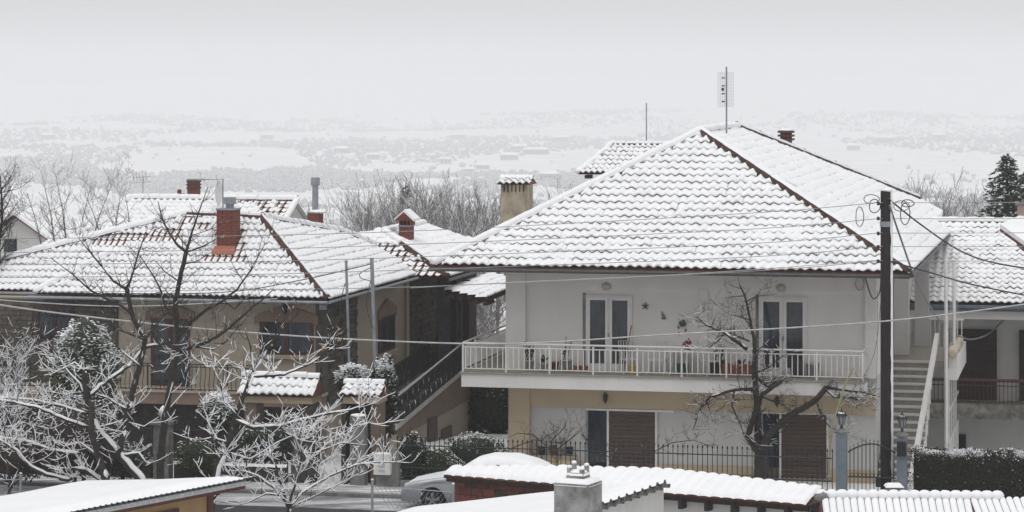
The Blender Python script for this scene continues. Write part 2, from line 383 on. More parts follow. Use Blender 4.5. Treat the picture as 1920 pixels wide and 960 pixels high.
# ---------- ground floor doors with rolling shutters
def roller_door(x0, xg, x1, y0):
    a, g_, b = at(x0, y0, QF)[0], at(xg, y0, QF)[0], at(x1, y0, QF)[0]; zt = at(x0, y0, QF)[2]; q = QF + .2
    d = obj('shutter_door', MB().box(a, b, q, q + .03, 0, zt), WHITE2, H1)
    for u in (a, g_ - .03, b - .05): obj('frame_post', MB().box(u, u + .06, q - .07, q, 0, zt), STEEL if u == a else WPAINT, d)
    obj('frame_head', MB().box(a, b + .5, q - .09, q - .002, zt, zt + .06), WPAINT, d)
    obj('pane', MB().box(a + .06, g_ - .03, q - .03, q - .01, .05, zt), GLASS, d)
    obj('curtain', MB().grid(lambda i, j: (a + .3 + i * (g_ - a - .36), q - .004 + .0 * math.sin(i * 20), .1 + j * (zt - .15)), 8, 1), M('net_curtain', (.16, .18, .20), .9), d)
    n = int(zt / .115); me = MB(W); L = b - .05 - g_ - .03
    me.add([(0, -.012, 0), (L, -.012, 0), (L, -.03, .03), (0, -.03, .03), (0, -.012, .1), (L, -.012, .1), (0, .02, 0), (L, .02, 0), (0, .02, .1), (L, .02, .1)],
           [(0, 1, 3, 2)[::1], (0, 1, 2, 3), (3, 2, 5, 4), (4, 5, 9, 8), (0, 6, 7, 1)][1:])
    me = mesh_of(me, SHUT, (0, 0, 0)); me.name = 'slat'; I = (Vector((1, 0, 0)), Vector((0, 1, 0)), Vector((0, 0, 1)))
    for i in range(n): inst('slat', me, d, basis(*I, (g_ + .03, q - .03, zt - .1 - i * .115)))
roller_door(1097, 1138, 1230, 770); roller_door(1425, 1462, 1552, 776)
def lantern(px, py, q, parent_label):
    p, _, z = at(px, py, q); l = thing('wall_lantern', parent_label, 'lantern', (p, q, z))
    obj('bracket', MB().tube([(p, q + .14, z - .05), (p, q, z - .1), (p, q - .04, z - .04)], .015, 5), IRON, l)
    obj('lamp_body', MB().lathe((p, q - .02, z), [(.03, -.06), (.06, .0), (.075, .14), (.085, .15), (.03, .2), (.012, .24)], 6), IRON, l)
lantern(1135, 750, QF, 'black wall lantern above the nearly closed brown shutter on left of the cream beam')
lantern(1457, 757, QF, 'black wall lantern beside bare tree limbs under the balcony')
# ---------- hipped roof
ROOF_S = .626; PE0, PE1, QE = at(812, 497, -.35)[0], 12.93, -.35
pk = (6.15, 5.65, 9.86); rd = (6.15, 14.0, 9.86)
sR = (pk[2] - ZE) / (PE1 - pk[0]); nR = (sR, 0, 1)
Pfl, Pfr = (PE0, QE, ZE), (PE1, QE, ZE)
b1 = onpl(1720, 376, Pfr, nR); b2 = onpl(1782, 430, Pfr, nR)
deck = MB(); deck.smooth = False
Pbl = (PE0, 20.0, ZE)
deck.poly([Pfl, Pfr, pk], 0); deck.poly([Pfr, b2, b1, rd, pk], 1); deck.poly([Pfl, pk, rd, Pbl], 1); deck.poly([Pbl, rd, b1], 1); deck.poly([Pbl, b1, b2], 1)
deck.poly([tuple(np.subtract(x, (0, 0, .08))) for x in (Pfl, Pbl, b2, Pfr)], 0)
roof = obj('roof', deck, [TILE, SNOW], H1)
hipx = lambda b: 0
def front_kind(a, b, r):
    return 'soft' if noise.noise(Vector((a * .45, b * .8, 4))) > .33 and r.random() < .6 else 'snowy'
wv = Vector(np.subtract(pk, ((Pfl[0] + Pfr[0]) / 2, QE, ZE))); wv = Vector((0, pk[1] - QE, pk[2] - ZE)).normalized()
tiled_face(roof, [Pfl, Pfr, pk], (1, 0, 0), wv, front_kind, 290)
wr = Vector((-(PE1 - pk[0]), 0, pk[2] - ZE)).normalized()
tiled_face(roof, [Pfr, b2, b1, rd, pk], (0, 1, 0), wr, lambda a, b, r: 'deep', 0)
hip_caps(roof, Pfr, pk, 'left', r0=.125); hip_caps(roof, Pfl, pk, 'full', r0=.12); hip_caps(roof, pk, rd, 'full'); hip_caps(roof, b1, rd, 'top')
gz_ = ZE - .06
gut = MB(); gut.tube([(PE0 - .1, QE - .07, gz_ - .02), (PE1 + .02, QE - .07, gz_ - .02)], .06, 8); obj('gutter', gut, GUTT, roof)
gut = MB(); gut.tube([(PE1 + .07, QE - .07, gz_), (b2[0] + .07, b2[1], gz_)], .06, 8); obj('gutter', gut, GUTT, roof)
obj('eave_edge', MB().box(PE0 + .02, PE1 - .02, QE + .0, QE + .03, ZE - .08, ZE + .02), TILE, roof)
# low tier behind the far right corner
lt = MB(); e0 = onpl(1700, 366, (11, 27.5, 0), (0, 1, 0)); e1 = onpl(1768, 402, (11, 27.5, 0), (0, 1, 0))
lt.slab([(e0[0], 27.5, e0[2]), (e1[0], 27.5, e1[2]), (e1[0] - .5, 24.0, e1[2] - 1.0), (e0[0] - .5, 24.0, e0[2] - 1.2)], (0, 0, .16)); obj('rear_tier', lt, SNOW, roof)
# ---------- chimney left (stained render, slotted top, tile cap)
def cap_tiles(parent, p0, p1, q0, q1, z, rise=.18):
    pm = (p0 + p1) / 2
    rows = MB()
    ch = obj('chimney_cap', MB().add([(p0, q0, z), (p1, q0, z), (p1, q1, z), (p0, q1, z), (p0, (q0 + q1) / 2, z + rise), (p1, (q0 + q1) / 2, z + rise)],
             [(0, 3, 2, 1), (0, 1, 5, 4), (2, 3, 4, 5), (1, 2, 5), (3, 0, 4)]), TILE, parent)
    tiled_face(ch, [(p0, q0, z), (p1, q0, z), (p1, (q0 + q1) / 2, z + rise), (p0, (q0 + q1) / 2, z + rise)], (1, 0, 0), (0, (q1 - q0) / 2, rise), lambda a, b, r: 'snowy', 40, pitch=(p1 - p0) / max(2, round((p1 - p0) / .2)) - .0005, exp=.3, off=.0)
    sn = MB(); sn.smooth = True
    sn.grid(lambda i, j: (p0 + (p1 - p0) * i, (q0 + q1) / 2 + (j - .5) * .35 * (1 + .15 * math.sin(i * 23)), z + rise + .03 + .09 * math.sin(math.pi * j) + .012 * math.sin(i * 40)), 16, 6)
    obj('snow', sn, SNOW, ch); return ch
c0, c1 = atYv(939, 420, 83.5), atYv(993, 350, 83.5)
CHIM = M('stained_chimney', (.46, .395, .29), .9, (.15, .13, .105), 2.2, .35, 25., detail=6, streak=(1, 1, .6))
ch = obj('chimney', MB().box(c0[0], c0[0] + .84, c0[1], c0[1] + .9, 6.2, 8.0), CHIM, H1)
zt = atYv(960, 347, 83.5)[2]
obj('chimney_top', MB().box(c0[0] + .08, c0[0] + .76, c0[1] + .1, c0[1] + .8, 8.0, zt + .02), DARK, ch)
for i in range(7): obj('chimney_slot_pier', MB().box(c0[0] + i * .125, c0[0] + i * .125 + .085, c0[1], c0[1] + .9, 8.0, zt + .02), CHIM, ch)
cap_tiles(ch, c0[0] - .1, c0[0] + .95, c0[1] - .1, c0[1] + 1.0, zt + .02)
# chimney behind the ridge: three stacked fins
c = atYv(1474, 262, 100); ch2 = obj('vent_chimney', MB().box(c[0] - .2, c[0] + .2, c[1] - .2, c[1] + .2, 7.0, 9.58), BRICK, H1)
for i in range(3): obj('vent_fin', MB().box(c[0] - .29, c[0] + .29, c[1] - .29, c[1] + .29, 9.24 + i * .14, 9.31 + i * .14), CAPM, ch2)
sn = MB(); sn.smooth = True; sn.blob((c[0], c[1], 9.62), .3, .3, .06, amp=.1, sub=2); obj('snow', sn, SNOW, ch2)
# ---------- right side: outside staircase, landing, doors, glazed screen
pS = pR; WST = 1.25
stair = obj('staircase', MB().box(pS + .02, pS + WST, 2.3, 6.0, -.4, -.05), WHITE2, H1)
NT = 16
q_of = lambda i: 1.4 + i * .29
for i in range(NT):
    z = .13 + i * (ZS - .13) / (NT - 1)
    obj('tread', MB().box(pS + .004, pS + WST, q_of(i), q_of(i) + .34, z - .05, z), WHITE2, stair)
    obj('riser', MB().box(pS + .006, pS + WST - .04, q_of(i) + .05, q_of(i) + .36, max(-.3, z - .45), z - .052), MORTL, stair)
qT = q_of(NT)
obj('landing', MB().box(pS + .005, pS + 2.0, qT + .06, qT + 4.5, ZS - .2, ZS - .01), MORTL, stair)
hr = MB(); hr.slab([(pS + WST - .3, q_of(0) - .9, .35), (pS + WST + .1, qT - .1, ZS + .85), (pS + WST + .1, qT - .1, ZS + .60), (pS + WST - .3, q_of(0) - .9, .05)], (.12, 0, 0)); obj('hand_rail', hr, WPAINT, stair)
for i in range(0, NT, 2): obj('rail_stay', MB().box(pS + WST + .03, pS + WST + .07, q_of(i) + .1, q_of(i) + .14, .0 + i * .19, .75 + i * .19), WPAINT, stair)
dd = obj('side_door', MB().box(pS - .01, pS + .03, qT + .15, qT + 1.1, ZS, ZS + 2.15), M('grey_door', (.10, .105, .115), .5), H1)
obj('handle', MB().box(pS + .03, pS + .08, qT + .25, qT + .3, ZS + 1, ZS + 1.12), STEEL, dd)
obj('side_column', MB().box(pS + .0, pS + .45, qT + 1.5, qT + 1.9, ZS, 6.1), WHITE, H1)
obj('landing_wall', MB().box(pS + .45, pS + .9, qT + 4.2, qT + 4.5, ZS, 6.1), WHITE2, H1)
lr = obj('landing_rail', MB().box(pS + .9, pS + 2.0, qT + 4.3, qT + 4.35, ZS + .85, ZS + .9), WPAINT, H1)
for i in range(8): obj('baluster', MB().box(pS + .93 + i * .14, pS + .96 + i * .14, qT + 4.31, qT + 4.34, ZS, ZS + .85), WPAINT, lr)
# pipe column and glazed screen
pc = atp(1749, 600, pS + 1.75)
post = obj('steel_column', MB().tube([(pS + 1.7, qT - .4, -2.2), (pS + 1.7, qT - .4, 6.05)], .055, 8), WPAINT, H1)
scr = obj('glazed_screen', MB().box(pS + 1.72, pS + 1.78, qT - .1, qT + 5.2, -2.2, .55), WHITE2, H1)
for z0, z1 in ((.55, 1.5), (1.5, 2.45)):
    for i in range(4):
        y0 = qT - .1 + i * 1.3
        obj('pane', MB().box(pS + 1.74, pS + 1.76, y0 + .08, y0 + 1.3, z0 + .06, z1), GLASS, scr)
        f = MB(); f.box(pS + 1.71, pS + 1.79, y0, y0 + .08, z0, z1); f.box(pS + 1.71, pS + 1.79, y0 + .08, y0 + 1.3, z0, z0 + .06); obj('frame', f, WPAINT, scr)
obj('fascia', MB().box(pS + 1.66, pS + 2.02, qT - .1, qT + 5.2, 2.46, ZS - .2), WHITE, scr)
obj('fascia_upstand', MB().box(pS + 1.75, pS + 2.02, qT - .05, qT + 5.1, ZS - .2, ZS + .12), WHITE, scr)
rl = MB(); rl.smooth = True
rl.tube([(pS + 1.85 + .03 * math.sin(i * 3), qT - .3 + i * .5, ZS + .25 + .04 * math.sin(i * 2.2)) for i in range(10)], [.15 + .03 * math.sin(i * 1.9) for i in range(10)], 10)
obj('rolled_sheet', rl, M('tarpaulin', (.62, .56, .47), .6, (.40, .33, .25), 6, .4, 20.), H1)
SHEET = bpy.data.materials.new('clear_sheet'); SHEET.use_nodes = True; b = SHEET.node_tree.nodes['Principled BSDF']
b.inputs['Base Color'].default_value = (.75, .77, .8, 1); b.inputs['Alpha'].default_value = .35; b.inputs['Roughness'].default_value = .15
sh = MB(); sh.grid(lambda i, j: (pS + 1.8 + .02 * math.sin(i * 19), qT - .35 + i * 5.0, ZS + .3 + j * 2.7), 24, 1); obj('weather_sheet', sh, SHEET, H1)
obj('roof_post', MB().tube([(pS + 1.85, qT + 1.2, ZS + .1), (pS + 1.85, qT + 1.2, 6.0)], .05, 8), WPAINT, H1)
# mast with panel aerial on the ridge
m0 = (pk[0] + .35, pk[1] + 3.4, 9.8); mt = atYv(1382, 125, V(m0)[1]); 
ae = thing('roof_aerial', 'tall grey mast with flat grid panel aerial on the white house ridge', 'antenna', m0)
obj('mast', MB().tube([m0, (m0[0], m0[1], mt[2])], .03, 6), STEEL, ae)
zc = atYv(1380, 168, V(m0)[1])[2]; gp = MB()
for i in range(8): gp.tube([(m0[0] - .26 + i * .07, m0[1] - .1, zc - .55), (m0[0] - .26 + i * .07, m0[1] - .1, zc + .55)], .004, 4)
for i in range(24): gp.tube([(m0[0] - .26, m0[1] - .1, zc - .55 + i * .048), (m0[0] + .23, m0[1] - .1, zc - .55 + i * .048)], .0028, 4)
obj('reflector_grid', gp, STEEL, ae)
for i in range(4): obj('dipole', MB().box(m0[0] - .13, m0[0] - .03, m0[1] - .2, m0[1] - .16, zc - .4 + i * .25, zc - .36 + i * .25), IRON, ae)
obj('feed_box', MB().box(m0[0] - .13, m0[0] - .06, m0[1] - .22, m0[1] - .15, zc - .04, zc + .06), IRON, ae)
# ================================================================== beige and stone house on the left
H2 = thing('stone_house', 'beige house with dark stone corners, iron balcony rails and snowy hipped roof', 'house', (-9, 8, 0))
C2 = at(612, 562, 1.07); ZE2 = C2[2]; S2 = .733; P2c, Q2e = C2[0], C2[1]
nF, nRt = (0, -S2, 1), (S2, 0, 1)
F0 = (0, Q2e, ZE2); R0 = (P2c, 0, ZE2)
pkA = onpl(490, 411, F0, nF); pkB = onpl(352, 405, F0, nF); flc = at(66, 555, Q2e); flc = (flc[0], Q2e, ZE2)
QL = 2.33; L0 = (0, QL, ZE2)
lA, lB, lC = onpl(-140, 548, L0, nF), onpl(-120, 522, L0, nF), onpl(352, 404, L0, nF); lD = onpl(300, 548, L0, nF)
lA = (lA[0], QL, ZE2); lD = (lD[0], QL, ZE2)
rE = onpl(779, 517, R0, nRt); rF = onpl(700, 463, R0, nRt); rG = onpl(640, 438, R0, nRt)
def soft(v): return tuple(np.subtract(v, (0, 0, .03)))
dk = MB(); dk.poly([flc, (P2c, Q2e, ZE2), pkA, pkB], 0); dk.poly([(P2c, Q2e, ZE2), rE, rF, rG, pkA], 0); dk.poly([soft(x) for x in (lA, lD, lC, lB)], 0)
bk = (pkA[0] - 3, pkA[1] + 7.5, ZE2); dk.poly([pkA, rG, (rG[0] - 3, rG[1] + 3, ZE2), bk], 1); dk.poly([pkB, pkA, bk, (lB[0], bk[1], ZE2)], 1); dk.poly([lB, lC, (lB[0], bk[1], ZE2)], 1)
dk.poly([flc, pkB, (flc[0], QL + 3, ZE2)], 1)
roof2 = obj('roof', dk, [TILE, SNOW], H2)
fw = Vector((0, 1, S2)); rw = Vector((-1, 0, S2))
def pix(v):                                # photo pixel of a village point (to recall where snow had slid off)
    X, Y, z = V(v); return 960 + F * X / Y, HOR + (CZ - z) * F / Y
def slid(P0, u, w_, a, b):
    x, y = pix(tuple(Vector(P0) + Vector(u) * a + Vector(w_) * b)); nn = noise.noise(Vector((a * 1.3, b * 1.3, 2)))
    d = 0
    if 165 < x < 335 and 443 < y < 466: d = .9
    if 335 < x < 405 and 405 < y < 440: d = .42
    if 380 < x < 470 and 440 < y < 500: d = max(d, .75 - abs(x - 428) / 90)
    if 475 < x < 560 and abs((x - 490) - (y - 412) * .8) < 14: d = max(d, .45)
    return d + nn * .35 > .38
tiled_face(roof2, [flc, (P2c, Q2e, ZE2), pkA, pkB], (1, 0, 0), fw, lambda a, b, r: 'bare' if slid(flc, (1, 0, 0), fw.normalized(), a, b) else 'snowy', 280, pitch=.205, exp=.31)
tiled_face(roof2, [soft(x) for x in (lA, lD, lC, lB)], (1, 0, 0), fw, lambda a, b, r: 'bare' if slid(soft(lA), (1, 0, 0), fw.normalized(), a, b) else 'snowy', 0, pitch=.205, exp=.31)
tiled_face(roof2, [(P2c, Q2e, ZE2), rE, rF, rG, pkA], (0, 1, 0), rw, lambda a, b, r: 'soft', 20, pitch=.205, exp=.31)
hip_caps(roof2, (P2c, Q2e, ZE2), pkA, 'bare', r0=.12); hip_caps(roof2, flc, tuple(Vector(flc).lerp(Vector(pkB), .5)), 'full', r0=.10); hip_caps(roof2, pkB, pkA, 'top', r0=.12); hip_caps(roof2, rG, pkA, 'full', r0=.12)
hip_caps(roof2, lB, lC, 'full', r0=.12); hip_caps(roof2, rF, rG, 'full', r0=.12)
tubes = lambda nm, a, b, m, par, r=.05: obj(nm, MB().tube([a, b], r, 8), m, par)
off = lambda v, d: tuple(np.add(v, d))
tubes('gutter', off(flc, (-.2, -.06, -.08)), (P2c + .05, Q2e - .06, ZE2 - .08), STEEL, roof2); tubes('gutter', (P2c + .08, Q2e, ZE2 - .08), off(rE, (.08, 0, -.08)), STEEL, roof2)
tubes('gutter', off(lA, (0, -.06, -.08)), off(lD, (0, -.06, -.08)), STEEL, roof2)
# wing 2 behind on the right
Q3 = rE[1] + .3; W2c = at(838, 521, Q3); W2 = (0, Q3, W2c[2]); SW = .43; nFw, nRw = (0, -SW, 1), (SW, 0, 1); fw2, rw2 = Vector((0, 1, SW)), Vector((-1, 0, SW))
wA = (rE[0] - .2, Q3, W2c[2]); wP = (W2c[0] - 3.0, Q3 + 3.0, W2c[2] + 3.0 * SW); wQ = (wP[0], wP[1] + 5.5, wP[2])
wD = (W2c[0], Q3 + 11.5, W2c[2]); wC = onpl(694, 459, W2, nFw); wI = onpl(645, 438, W2, nFw); wB = tuple(Vector(W2c).lerp(Vector(wP), .72))
dk = MB(); dk.poly([wA, W2c, wP, wI, wC], 0); dk.poly([W2c, wD, wQ, wP], 0); dk.poly([wI, wP, wQ, off(wI, (0, 6, -2))], 1); dk.poly([wD, off(wI, (0, 9, -2)), wQ], 1)
roof3 = obj('wing_roof', dk, [TILE, SNOW], H2)
tiled_face(roof3, [wA, W2c, wB, wC], (1, 0, 0), fw2, lambda a, b, r: 'bare' if r.random() < .85 else 'snowy', 40)
tiled_face(roof3, [wC, wB, wP, wI], (1, 0, 0), fw2, lambda a, b, r: 'deep', 0, off=.06)
tiled_face(roof3, [W2c, wD, wQ, wP], (0, 1, 0), rw2, lambda a, b, r: 'deep', 0)
hip_caps(roof3, W2c, wB, 'bare', r0=.12); hip_caps(roof3, wB, wP, 'full', r0=.12); hip_caps(roof3, wP, wQ, 'full', r0=.12)
tubes('gutter', off(W2c, (.07, 0, -.07)), off(wD, (.07, 0, -.07)), GUTT, roof3)
# ---------- walls
QW = Q2e + .75; ZF = 2.14; ZW = ZE2 - .05
cx = lambda px: at(px, 640, QW)[0]
PR2 = P2c - .55                                    # right wall plane
def win(name, p0, p1, z0, z1, q, n=2, par=H2, frame=None, ax='q'):
    frame = frame or M('brown_window', (.085, .035, .026), .55, (.055, .025, .02), 5)
    bx = (lambda mb, a, b, c, d, e, f: mb.box(a, b, c, d, e, f)) if ax == 'q' else (lambda mb, a, b, c, d, e, f: mb.box(-d + 2 * q, -c + 2 * q, a, b, e, f))
    o = obj(name, bx(MB(), p0, p1, q - .02, q + .05, z0, z1), DARK, par)
    f = MB()
    for a, b, c, d in ((p0, p1, z1 - .09, z1), (p0, p1, z0, z0 + .09), (p0, p0 + .09, z0 + .09, z1 - .09), (p1 - .09, p1, z0 + .09, z1 - .09)): bx(f, a, b, q - .06, q - .021, c, d)
    for i in range(1, n): m_ = p0 + (p1 - p0) * i / n; bx(f, m_ - .06, m_ + .06, q - .055, q - .021, z0 + .09, z1 - .09)
    obj('frame', f, frame, o)
    for i in range(n):
        a = p0 + (p1 - p0) * i / n + .07; b = p0 + (p1 - p0) * (i + 1) / n - .07
        obj('pane', bx(MB(), a, b, q - .04, q - .03, z0 + .09, z1 - .09), GLASS, o)
    return o
body = MB(); body.box(cx(-80), PR2, QW, atp(817, 640, PR2)[1] + 6.0, -1.0, ZW - .1); obj('wall', body, BEIGE, H2)
STN = []
def stone_wall(p0, p1, z0, z1, q, face='q', hrow=(.10, .17), wst=(.25, .6)):
    bx = (lambda mb, a, b, c, d, e, f: mb.box(a, b, q - d, q - c, e, f)) if face == 'q' else (lambda mb, a, b, c, d, e, f: mb.box(q + c, q + d, a, b, e, f))
    back = obj('stone_wall', bx(MB(), p0, p1, -.10, .03, z0, z1), MORT, H2); z = z0; r = random.Random(int(p0 * 100 + z0 * 10)); rest = MB()
    while z < z1 - .05:
        h = min(r.uniform(*hrow), z1 - z); a = p0
        while a < p1 - .04:
            b = min(a + r.uniform(*wst), p1)
            if b > p1 - .08: b = p1
            d = r.uniform(.045, .085)
            if len(STN) < 285: STN.append(obj('stone', bx(MB(), a + .012, b - .012, .03, d, z + .010, z + h - .008), STONE, back))
            else: bx(rest, a + .012, b - .012, .03, d, z + .010, z + h - .008)
            a = b
        z += h
    if rest.f: obj('stones', rest, STONE, back, kind='stuff')
stone_wall(cx(613), PR2 - .0, ZF - .1, ZW - .1, QW)                      # front corner pier
stone_wall(QW + .05, atp(667, 640, PR2)[1], ZF - .6, ZW - .1, PR2, 'p')       # its return on the right wall
qs0, qs1 = atp(768, 640, PR2)[1], atp(817, 640, PR2)[1]
stone_wall(qs0, qs1, ZF - .8, ZW - .1, PR2, 'p', (.14, .24), (.4, 1.1))
stone_wall(cx(-70), cx(222), ZF - .05, ZW - .15, QW + .0, 'q')
# deep porch recess with dark door and glazing beyond the stone
q2, q3, q4 = atp(822, 640, PR2)[1], atp(838, 640, PR2)[1], atp(880, 640, PR2)[1]
# balcony slab and its iron rail
ZF2 = at(300, 735, QW - 1.1)[2]
bslab = obj('balcony', MB().box(cx(-80), cx(580), QW - 1.15, QW, ZF2 - .35, ZF2), TAUPE, H2)
obj('balcony_lip', MB().box(cx(-80), cx(585), QW - 1.2, QW - .004, ZF2 + .003, ZF2 + .06), BEIGE, bslab)
def wavy_bar():
    mb = MB(W); mb.tube([(0, -.06 * math.sin(i / 8 * 2 * math.pi) * (1 if i < 5 else .5), .78 * i / 8) for i in range(9)], .011, 4); m = mesh_of(mb, IRON, (0, 0, 0)); m.name = 'rail_bar'; return m
WAVY = wavy_bar()
def iron_rail(a, b, par, sp=.14, skew=False, h=.8):
    a, b = Vector(a), Vector(b); L = (b - a).length; d = (b - a) / L
    for z in (h, h - .08, .04): obj('rail', MB().tube([a + Vector((0, 0, z)), b + Vector((0, 0, z))], .018, 5), IRON, par)
    dh = Vector((d.x, d.y, 0)).normalized(); n = max(1, int(L / sp)); sd = Vector((0, 0, 1)).cross(dh)
    for i in range(n + 1):
        t = a + (b - a) * (i / n)
        if i % 9 == 0: obj('rail_post', MB().box(t.x - .018, t.x + .018, t.y - .018, t.y + .018, t.z, t.z + h), IRON, par)
        else: inst('rail_bar', WAVY, par, basis(dh, sd, Vector((0, 0, h / .82)), t + Vector((0, 0, .01))))
iron_rail((cx(-60), QW - 1.12, ZF2 + .06), (cx(490), QW - 1.12, ZF2 + .06), bslab)
# small stone pier balcony right of the corner
obj('corner_plinth', MB().box(cx(585), PR2 + .35, QW - .55, QW - .06, -.8, ZF2 - .08), TAUPE, H2)
cb = obj('corner_balcony', MB().box(cx(608), PR2 + .4, QW - .6, QW - .08, ZF2 - .08, ZF2), BEIGE, H2); iron_rail((cx(612), QW - .55, ZF2), (PR2 + .3, QW - .55, ZF2), cb, .12)
# windows and doors with arched surrounds
def surround(p0, p1, zb, zt, q, ax='q', e=.16):
    pm = (p0 + p1) / 2; pts = [(p0 - e, zb), (p0 - e, zb + .28), (pm, zt), (p1 + e, zb + .28), (p1 + e, zb), (p1, zb), (p1, zb + .07), (p0, zb + .07), (p0, zb)]
    mb = MB()
    if ax == 'q': mb.slab([(a, q, z) for a, z in pts], (0, -.09, 0))
    else: mb.slab([(q, a, z) for a, z in pts], (.09, 0, 0))
    obj('window_surround', mb, TAUPE, H2)
zz = lambda y: at(540, y, QW)[2]
win('window', cx(488), cx(588), zz(664), zz(600), QW); surround(cx(488), cx(588), zz(608), zz(572), QW)
obj('window_sill', MB().box(cx(480), cx(596), QW - .16, QW - .004, zz(672), zz(665)), BEIGE, H2)
win('balcony_door', cx(284), cx(356), ZF2 + .06, zz(600), QW); surround(cx(284), cx(356), zz(606), zz(572), QW)
win('window', cx(72), cx(140), zz(640), zz(580), QW - .09)
gb = MB()
for i in range(7): gb.tube([(cx(66) + i * .2, QW - .15 - (.16 if 1 < j < 4 else .03), zz(650) + j * .2) for j in range(6)], .012, 4)
for j in (1, 4): gb.tube([(cx(66), QW - .2, zz(650) + j * .2), (cx(66) + 1.2, QW - .2, zz(650) + j * .2)], .012, 4)
obj('window_grille', gb, IRON, H2)
wq0, wq1 = atp(709, 640, PR2)[1], atp(738, 640, PR2)[1]; zr = lambda y: atp(722, y, PR2)[2]
win('side_window', wq0, wq1, zr(658), zr(592), PR2, 2, ax='p'); surround(wq0, wq1, zr(596), zr(560), PR2, 'p', .12)
obj('window_sill', MB().box(PR2 + .004, PR2 + .16, wq0 - .1, wq1 + .1, zr(667), zr(660)), BEIGE, H2)
tubes('downpipe', (PR2 + .1, atp(759, 640, PR2)[1], -.5), (PR2 + .1, atp(759, 640, PR2)[1], ZW - .1), BEIGE, H2, .06)
lm = at(535, 582, QW - .12); ll = MB().lathe((lm[0], QW - .16, lm[2]), [(.03, -.12), (.08, .0), (.09, .12), (.03, .2)], 6); obj('wall_lantern', ll, IRON, H2)
obj('awning_box', MB().box(cx(604), cx(616), QW - .3, QW - .15, zz(578), zz(564)), STEEL, H2)
# rafters under the eave
for i in range(15): obj('rafter', MB().box(flc[0] + .4 + i * .62, flc[0] + .5 + i * .62, Q2e + .02, QW, ZE2 - .16, ZE2 - .07), WOOD, H2)
for i in range(15): obj('rafter', MB().box(PR2, P2c - .02, Q2e + .7 + i * .62, Q2e + .8 + i * .62, ZE2 - .16, ZE2 - .07), WOOD, H2)
# ---------- basement: dark sheet whose colour stands in for shade under the balcony
obj('basement_shade_sheet', MB().box(cx(-80), cx(585), QW - .02, QW + .0, -1, ZF2 - .36), M('dark_stone_and_shade', (.07, .062, .055), .95, (.03, .028, .026), 4, .5, 20.), H2)
# ---------- side stair flank with rails (runs up along the side towards the porch)
PF = PR2 + 1.9
s0 = atp(742, 800, PF); 
fl = [atp(x, y, PF) for x, y in ((742, 806), (862, 700), (905, 690), (905, 900), (742, 900))]
obj('stair_flank', MB().slab([atp(x, y, PF) for x, y in ((742, 800), (866, 700), (887, 700), (887, 745), (748, 822))], (-.25, 0, 0)), TAUPE, H2)
obj('stair_wall', MB().slab([atp(x, y, PF - .02) for x, y in ((742, 815), (887, 730), (887, 960), (742, 960))], (-.2, 0, 0)), BEIGE, H2)
stc = obj('stair_coping', MB().slab([atp(x, y, PF) for x, y in ((741, 796), (866, 692), (866, 700), (741, 806))], (.06, 0, 0)), M('pale_marble', (.62, .60, .55), .6), H2)
obj('inner_coping', MB().slab([atp(x, y, PR2 + .5) for x, y in ((738, 742), (808, 688), (808, 697), (738, 752))], (.1, 0, 0)), MATS['pale_marble'], H2)
a, b = atp(745, 797, PF + .03), atp(866, 693, PF + .03); iron_rail(a, b, stc, .075, h=.85)
tr = MB(); tr.tube([off(a, (0, 0, .88)), off(b, (0, 0, .88))], .03, 5); obj('snowy_hand_rail', tr, CABLEW, stc)
a, b = atp(733, 735, PR2 + .55), atp(806, 687, PR2 + .55); iron_rail(a, b, stc, .08, h=.8)
for i in range(11):
    u = i / 10; a = Vector(fl[0]).lerp(Vector(fl[1]), u); obj('step', MB().box(PR2 + .6, PF - .25, a.y, a.y + 1.3, a.z - .3, a.z - .1), SNOW if i % 2 else CONC, stc)
obj('basement_door', MB().slab([atp(x, y, PF + .0) for x, y in ((802, 786), (818, 780), (818, 850), (802, 858))], (.05, 0, 0)), SHUT, H2)
obj('basement_shutter', MB().slab([atp(x, y, PF + .0) for x, y in ((827, 806), (845, 797), (845, 830), (827, 840))], (.05, 0, 0)), SHUT, H2)
stp = obj('stone_pier', MB().box(PF - .9, PF - .3, fl[2][1] + .3, fl[2][1] + 1.2, -1, ZF2 + .2), STONE, H2)
# ---------- porch: dark posts, door, glazing, lean-to roof
ql = qs1 + .1
pd = obj('porch_wall', MB().box(PR2 + .0, PR2 + .05, ql, ql + 6, 0, ZW - .2), MORT, H2)
obj('porch_door', MB().box(PR2 + .05, PR2 + .1, ql + .1, ql + 2.3, ZF - .4, ZF + 2.2), DARK, H2)
obj('porch_floor', MB().box(PR2 + .06, PF + 1.2, ql + .3, ql + 7.5, ZF - .6, ZF - .4), MORTL, H2)
for x, ww in ((850, .2), (873, .22)):
    a = atYv(x, 640, 92); 
    obj('porch_post', MB().box(a[0] - ww / 2, a[0] + ww / 2, a[1], a[1] + .2, 0, 4.6), WOOD, H2)
g0, g1 = atYv(806, 640, 93), atYv(868, 640, 93)
obj('porch_glazing', MB().box(g0[0] + .3, g1[0], g0[1], g0[1] + .03, ZF - .4, 4.4), M('porch_glass', (.22, .25, .28), .12, (.12, .14, .16), 1.5, spec=.6), H2)
ll = [atYv(x, y, Y) for x, y, Y in ((838, 541, 91), (912, 560, 88.5), (975, 536, 92), (975, 512, 96), (905, 522, 98))]
ll[3] = atYv(975, 514, 96)
z0 = 0
PA, PB = atYv(836, 545, 90.5), atYv(912, 561, 88.8); dirE = Vector(PB) - Vector(PA)
PD = atYv(990, 530, 93.5)
porch = obj('porch_roof', MB().slab([PA, PB, PD, tuple(Vector(PA) + Vector(PD) - Vector(PB))], (0, 0, -.1)), WOOD, H2)
u_ = (Vector(PD) - Vector(PB)).normalized(); n_ = u_.cross(Vector(PA) - Vector(PB)).normalized(); w_ = n_.cross(u_)
if n_.z < 0: n_ = -n_
